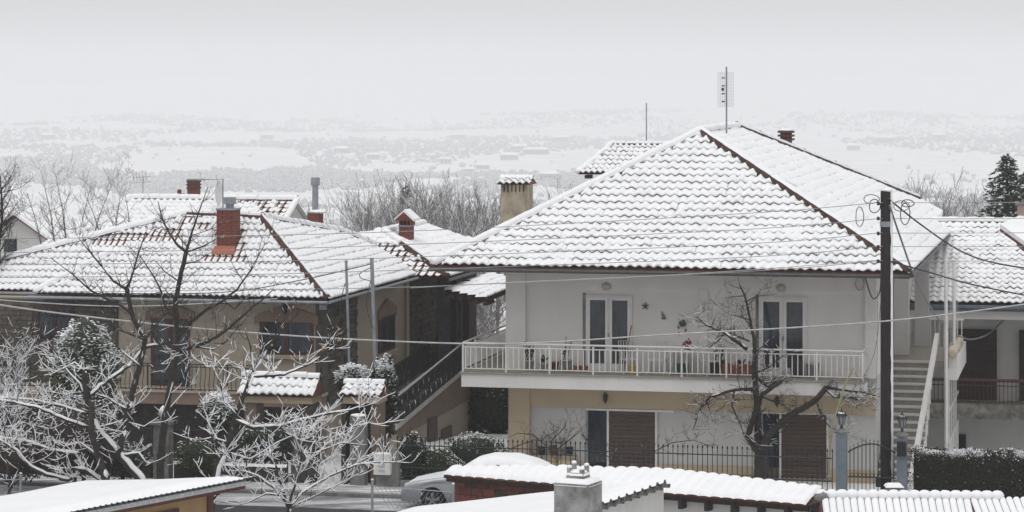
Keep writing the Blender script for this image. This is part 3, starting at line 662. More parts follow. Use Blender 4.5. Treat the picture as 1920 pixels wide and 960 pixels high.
tiled_face(porch, [PB, PD, tuple(Vector(PA) + Vector(PD) - Vector(PB)), PA], u_, w_, lambda a, b, r: 'soft' if b < 3.0 or r.random() < .3 else 'bare', 60)
for i in range(6): t = Vector(PA).lerp(Vector(PB), i / 5); obj('rafter_end', MB().box(t.x - .05, t.x + .05, t.y - .25, t.y + 1, t.z - .2, t.z - .09), WOOD, porch)
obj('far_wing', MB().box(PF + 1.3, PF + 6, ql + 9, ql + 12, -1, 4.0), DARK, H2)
obj('far_wing_frieze', MB().box(PF + 1.3, PF + 6, ql + 8.9, ql + 8.99, 3.2, 4.0), M('ivy_dry', (.33, .30, .22), .9, (.12, .10, .07), 9), H2)
# ---------- chimneys
BRM = bpy.data.materials.new('brickwork'); BRM.use_nodes = True; n = BRM.node_tree.nodes; l = BRM.node_tree.links
def brick_mat(m, sc_, c1, c2, mo):
    n = m.node_tree.nodes; l = m.node_tree.links; t = n.new('ShaderNodeTexBrick'); tc = n.new('ShaderNodeNewGeometry'); mp = n.new('ShaderNodeMapping')
    sep = n.new('ShaderNodeSeparateXYZ'); cb = n.new('ShaderNodeCombineXYZ'); ad = n.new('ShaderNodeMath'); ad.operation = 'ADD'
    l.new(tc.outputs['Position'], sep.inputs[0]); l.new(sep.outputs[0], ad.inputs[0]); l.new(sep.outputs[1], ad.inputs[1]); l.new(ad.outputs[0], cb.inputs[0]); l.new(sep.outputs[2], cb.inputs[1])
    l.new(cb.outputs[0], t.inputs['Vector']); t.inputs['Scale'].default_value = sc_; t.inputs['Color1'].default_value = (*c1, 1); t.inputs['Color2'].default_value = (*c2, 1); t.inputs['Mortar'].default_value = (*mo, 1)
    t.inputs['Mortar Size'].default_value = .025; t.inputs['Brick Width'].default_value = .55; t.inputs['Row Height'].default_value = .2
    b = n['Principled BSDF']; l.new(t.outputs[0], b.inputs['Base Color']); b.inputs['Roughness'].default_value = .85
    bp = n.new('ShaderNodeBump'); bp.inputs['Strength'].default_value = .6; bp.inputs['Distance'].default_value = .02; bp.invert = True; l.new(t.outputs['Fac'], bp.inputs['Height']); l.new(bp.outputs[0], b.inputs['Normal'])
brick_mat(BRM, 2.6, (.24, .065, .045), (.17, .05, .038), (.08, .03, .025))
def chimney(px0, px1, ytop, ybot, Y, dep, par, flash=True):
    a, b = atYv(px0, ytop, Y), atYv(px1, ytop, Y); zb = atYv(px0, ybot, Y)[2]; q = a[1]
    c = obj('brick_chimney', MB().box(a[0], b[0], q, q + dep, zb - .6, a[2]), BRM, par)
    obj('chimney_lid', MB().box(a[0] - .02, b[0] + .02, q - .02, q + dep + .02, a[2], a[2] + .05), STEEL, c)
    if flash: obj('flashing', MB().add([(a[0] - .1, q - .25, zb - .12), (b[0] + .1, q - .25, zb - .12), (b[0] + .04, q - .012, zb + .12), (a[0] - .04, q - .012, zb + .12)], [(0, 1, 2, 3)]), LEAD, c)
    return c, a, b, q
YC = V(onpl(428, 470, F0, nF))[1]
c, a, b, q = chimney(406, 441, 394, 468, YC, .62, H2)
mc = ((a[0] + b[0]) / 2 + .05, q + .3); obj('flue', MB().lathe((mc[0], mc[1], a[2] + .05), [(.13, 0), (.13, .12), (.2, .13), (.2, .33), (.17, .34)], 12), STEEL, c)
c, a, b, q = chimney(576, 600, 400, 430, 92, .5, H2, False)
obj('snow', MB().blob(((a[0] + b[0]) / 2 + .1, q + .25, a[2] + .05), .32, .3, .08, amp=.1), SNOW, c)
obj('flue', MB().lathe(((a[0] + b[0]) / 2, q + .25, a[2]), [(.11, 0), (.11, .95), (.16, .96), (.16, 1.22), (.1, 1.24)], 12), STEEL, c)
c, a, b, q = chimney(748, 770, 425, 462, 93.5, .55, H2, False)
pm = (a[0] + b[0]) / 2
for i in range(4): obj('slot_pier', MB().box(a[0] + i * .125, a[0] + i * .125 + .07, q, q + .55, a[2] + .05, a[2] + .22), BRM, c)
gb_ = MB(); e = .12; z = a[2] + .22
gb_.add([(a[0] - e, q - e, z), (b[0] + e, q - e, z), (pm, q - e, z + .3), (a[0] - e, q + .67, z), (b[0] + e, q + .67, z), (pm, q + .67, z + .3)], [(0, 1, 2), (3, 5, 4), (0, 2, 5, 3), (1, 4, 5, 2), (0, 3, 4, 1)]); obj('gable_cap', gb_, BRM, c)
sn = MB(); sn2 = MB(); sn.slab([(pm, q - e - .03, z + .31), (b[0] + e + .05, q - e - .03, z - .02), (b[0] + e + .05, q + .7, z - .02), (pm, q + .7, z + .31)], (.02, 0, .08)); sn2.slab([(a[0] - e - .05, q - e + .1, z + .0), (pm, q - e + .1, z + .31), (pm, q + .7, z + .31), (a[0] - e - .05, q + .7, z)], (0, 0, .07)); obj('snow', sn, SNOW, c); obj('snow', sn2, SNOW, c)
# ================================================================== houses behind
def hip_house(nm, label, ridge, eaves, poly_front, par_kw): pass
# ---- snowy roof behind the stone house
YB = 100.0
H3 = thing('rear_house', 'pale grey house with broad snowy roof, aerial and dish behind the stone house', 'house', atYv(330, 480, YB)[:2] + (-1.5,))
rz = 0
e0 = atYv(60, 480, YB); q0 = e0[1]; zE3 = atYv(300, 480, YB)[2]
ra, rb_ = at(245, 374, q0 + 4.2), at(548, 378, q0 + 4.2); zr3 = (ra[2] + rb_[2]) / 2; s3 = (zr3 - zE3) / 4.2
l0 = at(60, 480, q0); l0 = (l0[0], q0, zE3); r0_ = (rb_[0] + .2, q0, zE3); ra = (ra[0], q0 + 4.2, zr3); rb_ = (rb_[0] + .2, q0 + 4.2, zr3)
dk = MB(); dk.poly([l0, r0_, rb_, ra], 0); dk.poly([l0, ra, (l0[0], q0 + 8.4, zE3)], 1); dk.poly([ra, rb_, (rb_[0], q0 + 8.4, zE3), (l0[0], q0 + 8.4, zE3)], 1)
rf = obj('roof', dk, [TILE, SNOW], H3)
tiled_face(rf, [l0, r0_, rb_, ra], (1, 0, 0), (0, 4.2, zr3 - zE3), lambda a, b, r: 'bare' if (a > (r0_[0] - l0[0]) - .5 - max(0, (b - 2.6)) * 1.1 and b > 2.7 and r.random() < .75) else 'soft', 60, pitch=.26, exp=.33)
hip_caps(rf, l0, ra, 'full'); hip_caps(rf, ra, rb_, 'full'); hip_caps(rf, r0_, rb_, 'full', r0=.1)
obj('wall', MB().box(l0[0] + .5, r0_[0] - .25, q0 + .6, q0 + 7.8, -3, zE3 - .02), WHITE2, H3)
pE = r0_[0] - .2
obj('gable_wall', MB().slab([(pE - .05, q0 + .3, zE3 - .1), (pE - .05, q0 + 4.2, zr3 - .12), (pE - .05, q0 + 8.1, zE3 - .1), (pE - .05, q0 + 8.1, -3), (pE - .05, q0 + .3, -3)], (.12, 0, 0)), WHITE2, H3)
c, a, b, q = chimney(351, 370, 338, 385, YB + 4.5, .45, H3, False)
for i in range(3): obj('vent_fin', MB().box(a[0] - .03, b[0] + .03, q - .03, q + .48, a[2] - .08 - i * .13, a[2] - .02 - i * .13), MATS['cap_terracotta'], c)
for dx, h in ((-.35, .35), (-.2, .2), (-.5, .15)): obj('vent_pipe', MB().box(a[0] + dx - .06, a[0] + dx + .06, q, q + .15, zr3 - .05, zr3 + h), BRICK, H3)
# aerial, dish, bracket pipe
t = at(268, 376, q0 + 4.3); ae = thing('yagi_aerial', 'small orange-tipped aerial standing on the ridge behind bare saplings', 'antenna', t)
zt = at(268, 330, q0 + 4.3)[2]; obj('mast', MB().tube([t, (t[0], t[1], zt)], .018, 5), STEEL, ae)
for i in range(2):
    obj('boom', MB().tube([(t[0] - .45, t[1], zt - .08 - i * .2), (t[0] + .25, t[1] + .2, zt - .02 - i * .2)], .012, 5), STEEL, ae)
for i in range(5): obj('element', MB().tube([(t[0] - .38 + i * .13, t[1] + .05, zt - .25 + i * .02), (t[0] - .44 + i * .13, t[1] + .05, zt + .12 + i * .01)], .011, 4), M('aerial_orange', (.5, .25, .1), .6), ae)
t = at(418, 405, q0 + 3.2); zt = at(418, 336, q0 + 3.2)[2]; dsh = thing('satellite_dish', 'grey satellite dish on a bent steel pole behind the brick chimney', 'dish', t)
obj('mast', MB().tube([t, (t[0], t[1], zt), (t[0] - 1.0, t[1], zt - .03)], .03, 6), STEEL, dsh)
dm = MB(); dm.smooth = True; cz_ = at(412, 362, q0 + 3.2)[2]
dm.grid(lambda i, j: (t[0] - .18 + .12 * (i * i) - .1, t[1] + .45 * i * math.cos(j * 2 * math.pi), cz_ + .48 * i * math.sin(j * 2 * math.pi)), 5, 16); obj('reflector', dm, WPAINT, dsh)
# ---- small gabled house far left
gx = atYv(38, 430, 118); H5 = thing('gabled_cottage', 'small pale gabled cottage behind bare branches at the snowy slope', 'house', (gx[0], gx[1], -3))
za, zb_ = atYv(32, 403, 118)[2], atYv(95, 452, 118)[2]; pm, pw = gx[0] - .2, 1.75
wl = MB(); wl.slab([(pm - pw, gx[1], -4), (pm + pw, gx[1], -4), (pm + pw, gx[1], zb_), (pm, gx[1], za - .1), (pm - pw, gx[1], zb_)], (0, 5, 0)); obj('wall', wl, WHITE2, H5)
for sgn in (-1, 1):
    r_ = MB(); r_.slab([(pm, gx[1] - .3, za), (pm + sgn * (pw + .3), gx[1] - .3, zb_ - .2), (pm + sgn * (pw + .3), gx[1] + 5.3, zb_ - .2), (pm, gx[1] + 5.3, za)], (0, 0, .16)); o = obj('roof_side', r_, SNOW, H5)
    obj('roof_edge', MB().slab([(pm, gx[1] - .31, za - .05), (pm + sgn * (pw + .3), gx[1] - .31, zb_ - .25), (pm + sgn * (pw + .3), gx[1] - .31, zb_ - .18), (pm, gx[1] - .31, za + .02)], (0, .2, 0)), TILE, o)
w0 = atYv(18, 462, 118); obj('window', MB().box(w0[0] - .3, w0[0] + .3, gx[1] - .03, gx[1] + .02, w0[2] - .35, w0[2] + .35), GLASS, H5)
# ---- roof peeping over the white house
YQ = 101.0; a0 = atYv(1083, 327, YQ); qq = a0[1]; zE6 = a0[2]
H6 = thing('hill_house', 'grey-walled house with small snowy tile roof and bare mast behind the big roof', 'house', (a0[0] + 2.5, qq + 3, -2))
a1_ = (a0[0] + 5.2, qq, zE6); ap = at(1146, 274, qq + 2.6); zP6 = ap[2]; bp_ = (a0[0] + 3.9, qq + 2.6, zP6); ap = (ap[0], qq + 2.6, zP6)
dk = MB(); dk.poly([a0, a1_, bp_, ap], 0); dk.poly([a0, ap, (a0[0], qq + 5.2, zE6)], 1); dk.poly([ap, bp_, (a1_[0], qq + 5.2, zE6), (a0[0], qq + 5.2, zE6)], 1); dk.poly([a1_, (a1_[0], qq + 5.2, zE6), bp_], 1)
rf = obj('roof', dk, [TILE, SNOW], H6)
tiled_face(rf, [a0, a1_, bp_, ap], (1, 0, 0), (0, 2.6, zP6 - zE6), lambda a, b, r: 'snowy', 90, pitch=.22, exp=.42)
hip_caps(rf, ap, bp_, 'top', L=.2, r0=.1); hip_caps(rf, a0, ap, 'full', r0=.08)
obj('wall', MB().box(a0[0] + .85, a1_[0] - .6, qq + .7, qq + 4.6, -3, zE6 - .02), CONC, H6)
for i in range(5): obj('rafter_end', MB().box(a0[0] + .25 + i * .95, a0[0] + .45 + i * .95, qq + .1, qq + .7, zE6 - .16, zE6 - .03), WOOD, rf)
b_ = atYv(1130, 345, YQ); obj('bracket', MB().box(b_[0] - .7, b_[0], qq + .5, qq + .56, b_[2] - .03, b_[2] + .03), IRON, H6)
mx = atYv(1212, 268, YQ + 2.6); mt_ = atYv(1210, 193, YQ + 2.6); o = obj('pole_mast', MB().tube([(mx[0], mx[1], zP6), (mx[0], mx[1], mt_[2])], .025, 6), STEEL); tag(o, 'thin bare steel mast rising from the small roof behind', 'mast')
# ---- right-hand house with long tile roof and brown balcony rail
QH = at(1800, 572, 0)[1]
QR = atYv(1800, 572, 89.0)[1]
g0 = at(1700, 568, QR); ZG = g0[2]
H4 = thing('neighbour_house', 'grey-white house with long snowy tile roof and brown railed balcony over weathered slab', 'house', (g0[0] + 5, QR + 5, -1.5))
g1 = (at(1975, 572, QR)[0] + 1, QR, ZG); rise_q = 5.8; tl = at(1700, 418, QR + rise_q); zT = at(1830, 418, QR + rise_q)[2]
gl = (g0[0] - 1.5, QR, ZG)
dk = MB(); dk.poly([gl, g1, (g1[0], QR + rise_q, zT), (gl[0], QR + rise_q, zT)], 0); dk.poly([(gl[0], QR + rise_q, zT), (g1[0], QR + rise_q, zT), (g1[0], QR + 11, ZG), (gl[0], QR + 11, ZG)], 1)
rf = obj('roof', dk, [TILE, SNOW], H4)
tiled_face(rf, [gl, g1, (g1[0], QR + rise_q, zT), (gl[0], QR + rise_q, zT)], (1, 0, 0), (0, rise_q, zT - ZG), lambda a, b, r: 'snowy' if r.random() < (.9 if b < 2.2 else .5) else ('bare' if (a < 2.6 and b < 1.7 and r.random() < .6) else 'soft'), 290, pitch=.25, exp=.36)
hip_caps(rf, (gl[0], QR + rise_q, zT), (g1[0], QR + rise_q, zT), 'full', r0=.1, L=.35)
tubes('gutter', (gl[0], QR - .1, ZG - .12), (g1[0], QR - .1, ZG - .12), M('blue_gutter', (.10, .13, .16), .5), rf, .1)
obj('eave_board', MB().box(gl[0], g1[0], QR, QR + .1, ZG - .5, ZG - .2), WHITE, H4)
xx = lambda px: at(px, 650, QR + 1.4)[0]; zy = lambda py, d=1.4: at(1800, py, QR + d)[2]
obj('wall', MB().box(gl[0], g1[0], QR + 1.5, QR + 9, -4, ZG - .1), WHITE2, H4)
obj('soffit', MB().box(gl[0], g1[0], QR + .1, QR + 1.5, ZG - .3, ZG - .22), WHITE2, H4)
for x0_, x1_ in ((1779, 1869), (1911, 2000)):
    d = obj('open_bay', MB().box(xx(x0_), xx(x1_), QR + 1.38, QR + 1.5, zy(758), zy(617)), M('bay_shutter', (.045, .03, .028), .8, (.025, .018, .017), 3), H4)
    for i in range(7): obj('slat', MB().box(xx(x0_), xx(x1_), QR + 1.35, QR + 1.378, zy(758) + .05 + i * .36, zy(758) + .36 + i * .36), MATS['bay_shutter'], d)
zb4 = zy(757, .2)
slab4 = obj('balcony_slab', MB().grid(lambda i, j: (gl[0] + (g1[0] - gl[0]) * i, QR + .2 + .05 * noise.noise(Vector((i * 40, j * 3, 1))), zb4 - .5 * j + .04 * noise.noise(Vector((i * 30, 7, 2))) * j), 60, 3), CONC2, H4)
obj('balcony_floor', MB().box(gl[0], g1[0], QR + .26, QR + 1.5, zb4 - .4, zb4 + .0), CONC2, H4)
for py, r_ in ((712, .06), (722, .02), (752, .02)): obj('rail', MB().tube([(gl[0], QR + .3, zy(py, .3)), (g1[0], QR + .3, zy(py, .3))], r_, 6), RUST, H4)
for i in range(60):
    x = gl[0] + .1 + i * .135
    if x < g1[0]: obj('baluster', MB().box(x - .012, x + .012, QR + .29, QR + .31, zb4, zy(713, .3)), RUST, H4)
obj('basement_window', MB().box(xx(1775), xx(1811), QR + 1.42, QR + 1.5, zy(850), zy(815)), DARK, H4)
lw_ = atYv(1872, 600, 88)
# ---- snowy roof corner at the right edge with little chimney
c0 = atYv(1876, 430, 84); H7 = thing('edge_house', 'snow-laden eave corner of a roof with a small pink chimney above long tiled roof', 'house', (c0[0] + 3, c0[1] + 2, 0))
k0, k1, k2, k3 = atYv(1875, 428, 84), atYv(1975, 500, 80.5), atYv(1985, 440, 84), atYv(1930, 404, 87)
sl = MB(); sl.slab([k0, k1, k2, k3], (0, 0, .14)); rf = obj('roof', sl, SNOW, H7)
obj('roof_edge', MB().slab([off(x, (0, 0, -.1)) for x in (k0, k1, k2, k3)], (0, 0, .098)), TILE, rf)
obj('wall', MB().slab([off(k0, (.5, .5, -.15)), off(k1, (.3, .5, -.15)), off(k2, (0, .3, -.15)), off(k3, (.3, 0, -.15))], (0, 0, -.42)), CONC2, H7)
obj('house_body', MB().box(k0[0] + 2.4, k0[0] + 6, k0[1] - .5, k0[1] + 3, -1, k1[2] - .3), WHITE2, H7)
obj('body_roof', MB().box(k0[0] + 2.2, k0[0] + 6.3, k0[1] - .8, k0[1] + 3.3, k1[2] - .298, k1[2] - .12), SNOW, H7)
obj('window', MB().box(k0[0] + 3.4, k0[0] + 4.4, k0[1] - .54, k0[1] - .503, k1[2] - 2.2, k1[2] - 1.0), GLASS, H7)
cc = atYv(1913, 408, 86); obj('chimney', MB().box(cc[0] - .1, cc[0] + .25, cc[1], cc[1] + .35, cc[2] - .3, cc[2] + .4), M('pink_render', (.42, .30, .27), .85), H7)
obj('chimney_cap', MB().box(cc[0] - .16, cc[0] + .31, cc[1] - .06, cc[1] + .41, cc[2] + .4, cc[2] + .46), CONC, H7)
# ---- flat building in the mist
f0 = atY(1755, 405, 240); H8 = thing('misty_house', 'pale flat-roofed house fading in mist right of the big roof', 'house', (f0[0], 240, -16), T=W)
obj('wall', MB(W).box(f0[0] - 2.2, f0[0] + 1.9, 240, 248, -17, f0[2] + .9), WHITE2, H8); obj('roof', MB(W).box(f0[0] - 3.0, f0[0] + 2.4, 239.2, 249, f0[2] + .9, f0[2] + 1.2), SNOW, H8)
for i in range(2): obj('window', MB(W).box(f0[0] - 1.4 + i * 1.9, f0[0] - .6 + i * 1.9, 239.97, 240.05, f0[2] - .4, f0[2] + .5), GLASS, H8)
# ================================================================== sheds in the foreground
def snow_sheet(P, E, N, fn_edge=None, nu=40, nv=14, th=.09, amp=.02, wave=None, par=None, seed=0, wp=.18):
    """snow lying on a sloping quad: P origin corner, E along the edge, N across; rounded at its borders"""
    P, E, N = Vector(P), Vector(E), Vector(N); mb = MB(W); mb.smooth = True; nn = E.cross(N).normalized(); nn = nn if nn.z > 0 else -nn
    def f(i, j):
        e = min(1, min(i, 1 - i) * 18, min(j, 1 - j) * 9); h = th * math.sqrt(max(0, 1 - (1 - e) ** 2)) + amp * noise.noise(Vector((i * 5 + seed, j * 3, seed)))
        if wave: h += wave * math.cos(2 * math.pi * i * E.length / wp) * max(0, 1 - j * 6)
        return P + E * i + N * j + nn * max(h, .012)
    mb.grid(f, nu, nv); return obj('snow', mb, SNOW, par)
def corr_sheet(P, E, N, par, pitch=.18, amp=.035, mat=None):
    P, E, N = Vector(P), Vector(E), Vector(N); nn = E.cross(N).normalized(); nn = nn if nn.z > 0 else -nn; mb = MB(W); n = int(E.length / pitch * 8); mb.smooth = True
    mb.grid(lambda i, j: P + E * i + N * j + nn * (amp * math.cos(2 * math.pi * i * E.length / pitch)), n, 1)
    mb.grid(lambda i, j: P + E * i + N * (j * .04 - .0) + nn * (amp * math.cos(2 * math.pi * i * E.length / pitch) - .03 * (1 - j)), n, 1)
    return obj('corrugated_sheet', mb, mat or STEEL, par)
# ---- ochre shed, bottom left: mono-pitch corrugated roof, high edge towards us
E1, E2 = Vector(atY(150, 960, 58)), Vector(atY(462, 903, 62.6)); E2.z = E1.z; ed = (E2 - E1).normalized(); E0 = E1 - ed * 3.5
nd = Vector((-ed.y, ed.x, 0)); drop = .105
SA_ = thing('ochre_shed', 'low ochre garden shed with snow-covered corrugated roof and dark corner post', 'shed', (E1.x - 1, E1.y + 1, 0), T=W)
Nv = nd * 5.2 + Vector((0, 0, -5.2 * drop)); up = Vector((0, 0, 1))
fasc = MB(W); fasc.slab([E0 + up * -.12, E2 + up * -.12, E2 + up * -.02, E0 + up * -.02], tuple(nd * .05)); obj('fascia', fasc, M('frosted_board', (.50, .50, .51), .8, (.33, .33, .34), 9), SA_)
fb = MB(W); fb.slab([E0 + nd * .03 + up * -.2, E2 + nd * .03 + up * -.2, E2 + nd * .03 + up * -.122, E0 + nd * .03 + up * -.122], tuple(nd * .05)); obj('eave_board', fb, M('red_wood', (.12, .045, .03), .7, (.07, .03, .022), 5), SA_)
corr_sheet(E0, E2 - E0, Nv, SA_); snow_sheet(E0 + Vector((0, 0, .03)), E2 - E0, Nv, par=SA_, wave=.03, nu=420, nv=16, th=.10, seed=3)
def wbox(mb, o, a, b, c0, c1, d0, d1):    # box in the shed's axes: along ed, along nd, up
    pts = [Vector((o.x, o.y, 0)) + a * x + b * y + up * z for z in (c0[2], c1[2]) for x, y in ((c0[0], c0[1]), (c1[0], c0[1]), (c1[0], c1[1]), (c0[0], c1[1]))]
    return mb.add(pts, [(0, 3, 2, 1), (4, 5, 6, 7), (0, 1, 5, 4), (1, 2, 6, 5), (2, 3, 7, 6), (3, 0, 4, 7)])
LE = (E2 - E0).length
sw = MB(W); wbox(sw, E0, ed, nd, (0, .35, -.3), (LE - 1.0, 4.8, E1.z - .75), 0, 0); obj('wall', sw, OCHRE, SA_)
sw = MB(W); pts = [(0, .35), (LE - 1.0, .35)]
sw.slab([E0 + nd * .352 + up * -.78, E0 + ed * (LE - 1.0) + nd * .352 + up * -.78, E0 + ed * (LE - 1.0) + nd * .352 + up * -.12, E0 + nd * .352 + up * -.12], tuple(nd * .1)); obj('upper_wall', sw, OCHRE, SA_)
sw = MB(W); wbox(sw, E0, ed, nd, (LE - 1.0, .3, -.3), (LE - .82, .5, E1.z - .13), 0, 0); obj('corner_post', sw, MATS['red_wood'], SA_)
sw = MB(W); wbox(sw, E0, ed, nd, (LE - 3.6, .31, .6), (LE - 2.0, .348, E1.z - .42), 0, 0); wi = obj('window', sw, MATS['red_wood'], SA_)
sw = MB(W); wbox(sw, E0, ed, nd, (LE - 3.5, .30, .7), (LE - 2.1, .309, E1.z - .5), 0, 0); obj('pane', sw, GLASS, wi)
# ---- long tiled wall-shed in the middle (B1) and its continuation (B2)
SB = thing('tiled_outbuilding', 'low outbuilding with snow-covered barrel tile roof and red hollow brick end', 'shed', atYv(1150, 900, 65)[:2] + (0,))
zB = atY(845, 893, 66)[2]
e0 = Vector(atY(832, 893, 66.1)); e1 = Vector(atY(1512, 949, 61.45)); e0.z = e1.z = zB
eu = (e1 - e0).normalized(); en = Vector((-eu.y, eu.x, 0)); s15 = .27
nB = (-en.x * s15, -en.y * s15, 1)
def onW(px, py, P0, n): return Vector(V(onpl(px, py, Vector((*inv(P0.x, P0.y), P0.z)), (n[0] * CA - n[1] * SA, n[0] * SA + n[1] * CA, n[2]))))
u0, u1, u2, u3 = onW(836, 880, e0, nB), onW(1060, 880, e0, nB), onW(1255, 886, e0, nB), onW(1600, 926, e0, nB)
base = MB(W); base.slab([e0, e1, u3, u2, u1, u0], (0, 0, -.06)); rfB = obj('roof', base, WOOD, SB)
LB = (e1 - e0).length; big = .31
def barrel_snow(P, E, N0f, nrow, par, pitch=.31, amp=.045, th=.07, name='snow_tile'):
    pass
# each tile column is a part: a humped snow-covered barrel running up the slope
wB_ = (en + up * s15).normalized(); nb = eu.cross(wB_)
PB2 = [((x - e0).dot(eu), (x - e0).dot(wB_)) for x in (e0, e1, u3, u2, u1, u0)]
ncol = int(LB / .30)
for i in range(ncol):
    a = (i + .5) * LB / ncol; b = 0.
    while inpoly(a, b + .02, PB2) and b < 4: b += .03
    b = max(b, .2) + .12; hw = LB / ncol / 2 * 1.02; r = random.Random(i)
    mb = MB(W); mb.smooth = True; h = .075 * r.uniform(.85, 1.15)
    def f(x, y, a=a, b=b, hw=hw, h=h, r_=i):
        prof = math.sqrt(max(0, 1 - (2 * x - 1) ** 2 * .92)); front = min(1, y * b / .09); bk = min(1, (1 - y) * b / .12)
        hh = h * prof * math.sqrt(max(.0, 1 - (1 - front) ** 2)) * (.5 + .5 * bk) + .028 + .035 * prof + .012 * noise.noise(Vector((a * 3, y * b * 4, 1)))
        return e0 + eu * (a + (2 * x - 1) * hw) + wB_ * (y * b - .05) + nb * hh
    mb.grid(f, 8, 12)
    t_ = obj('snowy_tile', mb, SNOW, rfB)
    tb = MB(W); o_ = len(tb.v)
    for k in range(7):
        th_ = math.pi * k / 6
        for y in (-.035, .3): tb.v.append(e0 + eu * (a + math.cos(th_) * hw * .9) + wB_ * y + nb * (.005 + math.sin(th_) * .05))
    for k in range(6): tb.f.append((k * 2, k * 2 + 1, k * 2 + 3, k * 2 + 2)); tb.m.append(0)
    tb.f.append(tuple(range(0, 14, 2))); tb.m.append(0); obj('roof_tile', tb, TILE, rfB)
# walls under it
def wallB(a0_, a1_, mat, nm, ins=.28, z1=None):
    mb = MB(W); mb.slab([e0 + eu * a0_ + en * ins + up * (-zB - .2), e0 + eu * a1_ + en * ins + up * (-zB - .2), e0 + eu * a1_ + en * ins + up * (z1 or -.02), e0 + eu * a0_ + en * ins + up * (z1 or -.02)], tuple(en * .2)); return obj(nm, mb, mat, SB)
bwall = wallB(.15, LB * .42, MORT, 'brick_wall')
r = random.Random(5); bm_ = {}
for row in range(7):
    x = .15 - (row % 2) * .16
    while x < LB * .42 - .1:
        w2 = .33; a0_, a1_ = max(x, .15), min(x + w2 - .02, LB * .42)
        if a1_ - a0_ > .05:
            z1 = -.09 - row * .2; mb = MB(W); d = r.uniform(.015, .03)
            mb.slab([e0 + eu * a0_ + en * .279 + up * (z1 - .185), e0 + eu * a1_ + en * .279 + up * (z1 - .185), e0 + eu * a1_ + en * .279 + up * z1, e0 + eu * a0_ + en * .279 + up * z1], tuple(en * -d)); obj('brick', mb, BRICK if r.random() < .93 else MATS['dark_stone_and_shade'], bwall)
        x += w2
wallB(LB * .42, LB - .1, WHITE2, 'rendered_wall', .35)
obj('eave_beam', MB(W).slab([e0 + en * .12 + up * -.16, e1 + en * .12 + up * -.16, e1 + en * .12 + up * -.062, e0 + en * .12 + up * -.062], tuple(en * .08)), WOOD, SB)
for i in range(8): x = LB * (.45 + i * .07); mb = MB(W); mb.slab([e0 + eu * x + en * .05 + up * -.34, e0 + eu * (x + .1) + en * .05 + up * -.34, e0 + eu * (x + .1) + en * .05 + up * -.063, e0 + eu * x + en * .05 + up * -.063], tuple(en * .28)); obj('rafter_end', mb, IRON, SB)
bk = MB(W); bk.slab([u1 + up * -2, u2 + up * -2, u3 + up * -2, u3 + up * -.1, u2 + up * -.1, u1 + up * -.1], tuple(en * -.1)); obj('back_wall', bk, CONC, SB)
# B2 gable roof at the right with round ridge caps
SB2 = thing('tiled_annex', 'small annex with rounded snowy ridge caps and rows of tile ends beside hedge', 'shed', atYv(1720, 935, 60.9)[:2] + (0,))
h0, h1 = Vector(atY(1540, 932, 61.0)), Vector(atY(1885, 937, 60.8)); h1.z = h0.z; hd = (h1 - h0).normalized(); hn = Vector((hd.y, -hd.x, 0)); sl2 = .42
hw_ = (hn - up * sl2).normalized(); FW = 1.6
fb2 = MB(W); q0_, q1_ = h0 - hd * .15, h1 + hd * .55
fb2.add([h0, h1, q1_ + hw_ * FW, q0_ + hw_ * FW, h0 + (-hn - up * sl2) * 1.2, h1 + (-hn - up * sl2) * 1.2], [(0, 3, 2, 1), (0, 1, 5, 4), (1, 2, 5), (0, 4, 3)]); rf = obj('roof', fb2, TILE, SB2)
Lh = (h1 - h0).length; nc = int(Lh / .155)
for i in range(nc + 3):
    a = (i + .5) * Lh / nc; hw2 = Lh / nc / 2 * .93; mb = MB(W); mb.smooth = True
    mb.grid(lambda x, y: h0 + hd * (a + (2 * x - 1) * hw2 + (y * .12 if a > Lh * .8 else 0)) + hw_ * (.06 + y * (FW - .1)) + Vector((0, 0, .02 + .055 * math.sqrt(max(0, 1 - (2 * x - 1) ** 2)))), 6, 2); obj('snowy_tile', mb, SNOW, rf)
for i in range(int(Lh / .235) + 1):
    t = h0 + hd * (i * .235); mb = MB(W); mb.smooth = True; mb.blob((t.x, t.y, t.z + .07), .155, .17, .115, amp=.08, seed=i, sub=2); obj('ridge_cap_snow', mb, SNOW, rf)
mb = MB(W); mb.smooth = True; mb.blob(tuple(h0 + hn * .02 + up * .02), .18, .2, .13, amp=.15, seed=3); obj('ridge_end', mb, CONC, rf)
obj('wall', MB(W).slab([q0_ + hw_ * (FW - .2) + up * -2.2, q1_ + hw_ * (FW - .2) + up * -2.2, q1_ + hw_ * (FW - .2) + up * -.1, q0_ + hw_ * (FW - .2) + up * -.1], tuple(hn * -.15)), WHITE2, SB2)
# ---- corrugated lean-to in front with concrete chimney
SC_ = thing('corrugated_leanto', 'plastered lean-to with snow-covered corrugated roof and zigzag edge behind the chimney', 'shed', atYv(1000, 940, 59)[:2] + (0,))
Fp, Np = Vector(atY(1257, 905, 59.4)), Vector(atY(1130, 950, 56.1)); Np.z = Fp.z; cd = (Fp - Np).normalized(); cn = Vector((-cd.y, cd.x, 0)); C0 = Np - cd * 2.5
Nc = cn * 6.6 + Vector((0, 0, -6.6 * .165))
corr_sheet(C0, Fp - C0, Nc, SC_, .42, .075, CONC); snow_sheet(C0 + up * .035, Fp - C0, Nc, par=SC_, nu=240, nv=30, th=.07, wave=.07, seed=8, wp=.42)
obj('side_wall', MB(W).slab([C0 + cn * .12 + up * (-C0.z - .3), Fp - cd * .1 + cn * .12 + up * (-C0.z - .3), Fp - cd * .1 + cn * .12 + up * -.1, C0 + cn * .12 + up * -.1], tuple(cn * .2)), WHITE2, SC_)
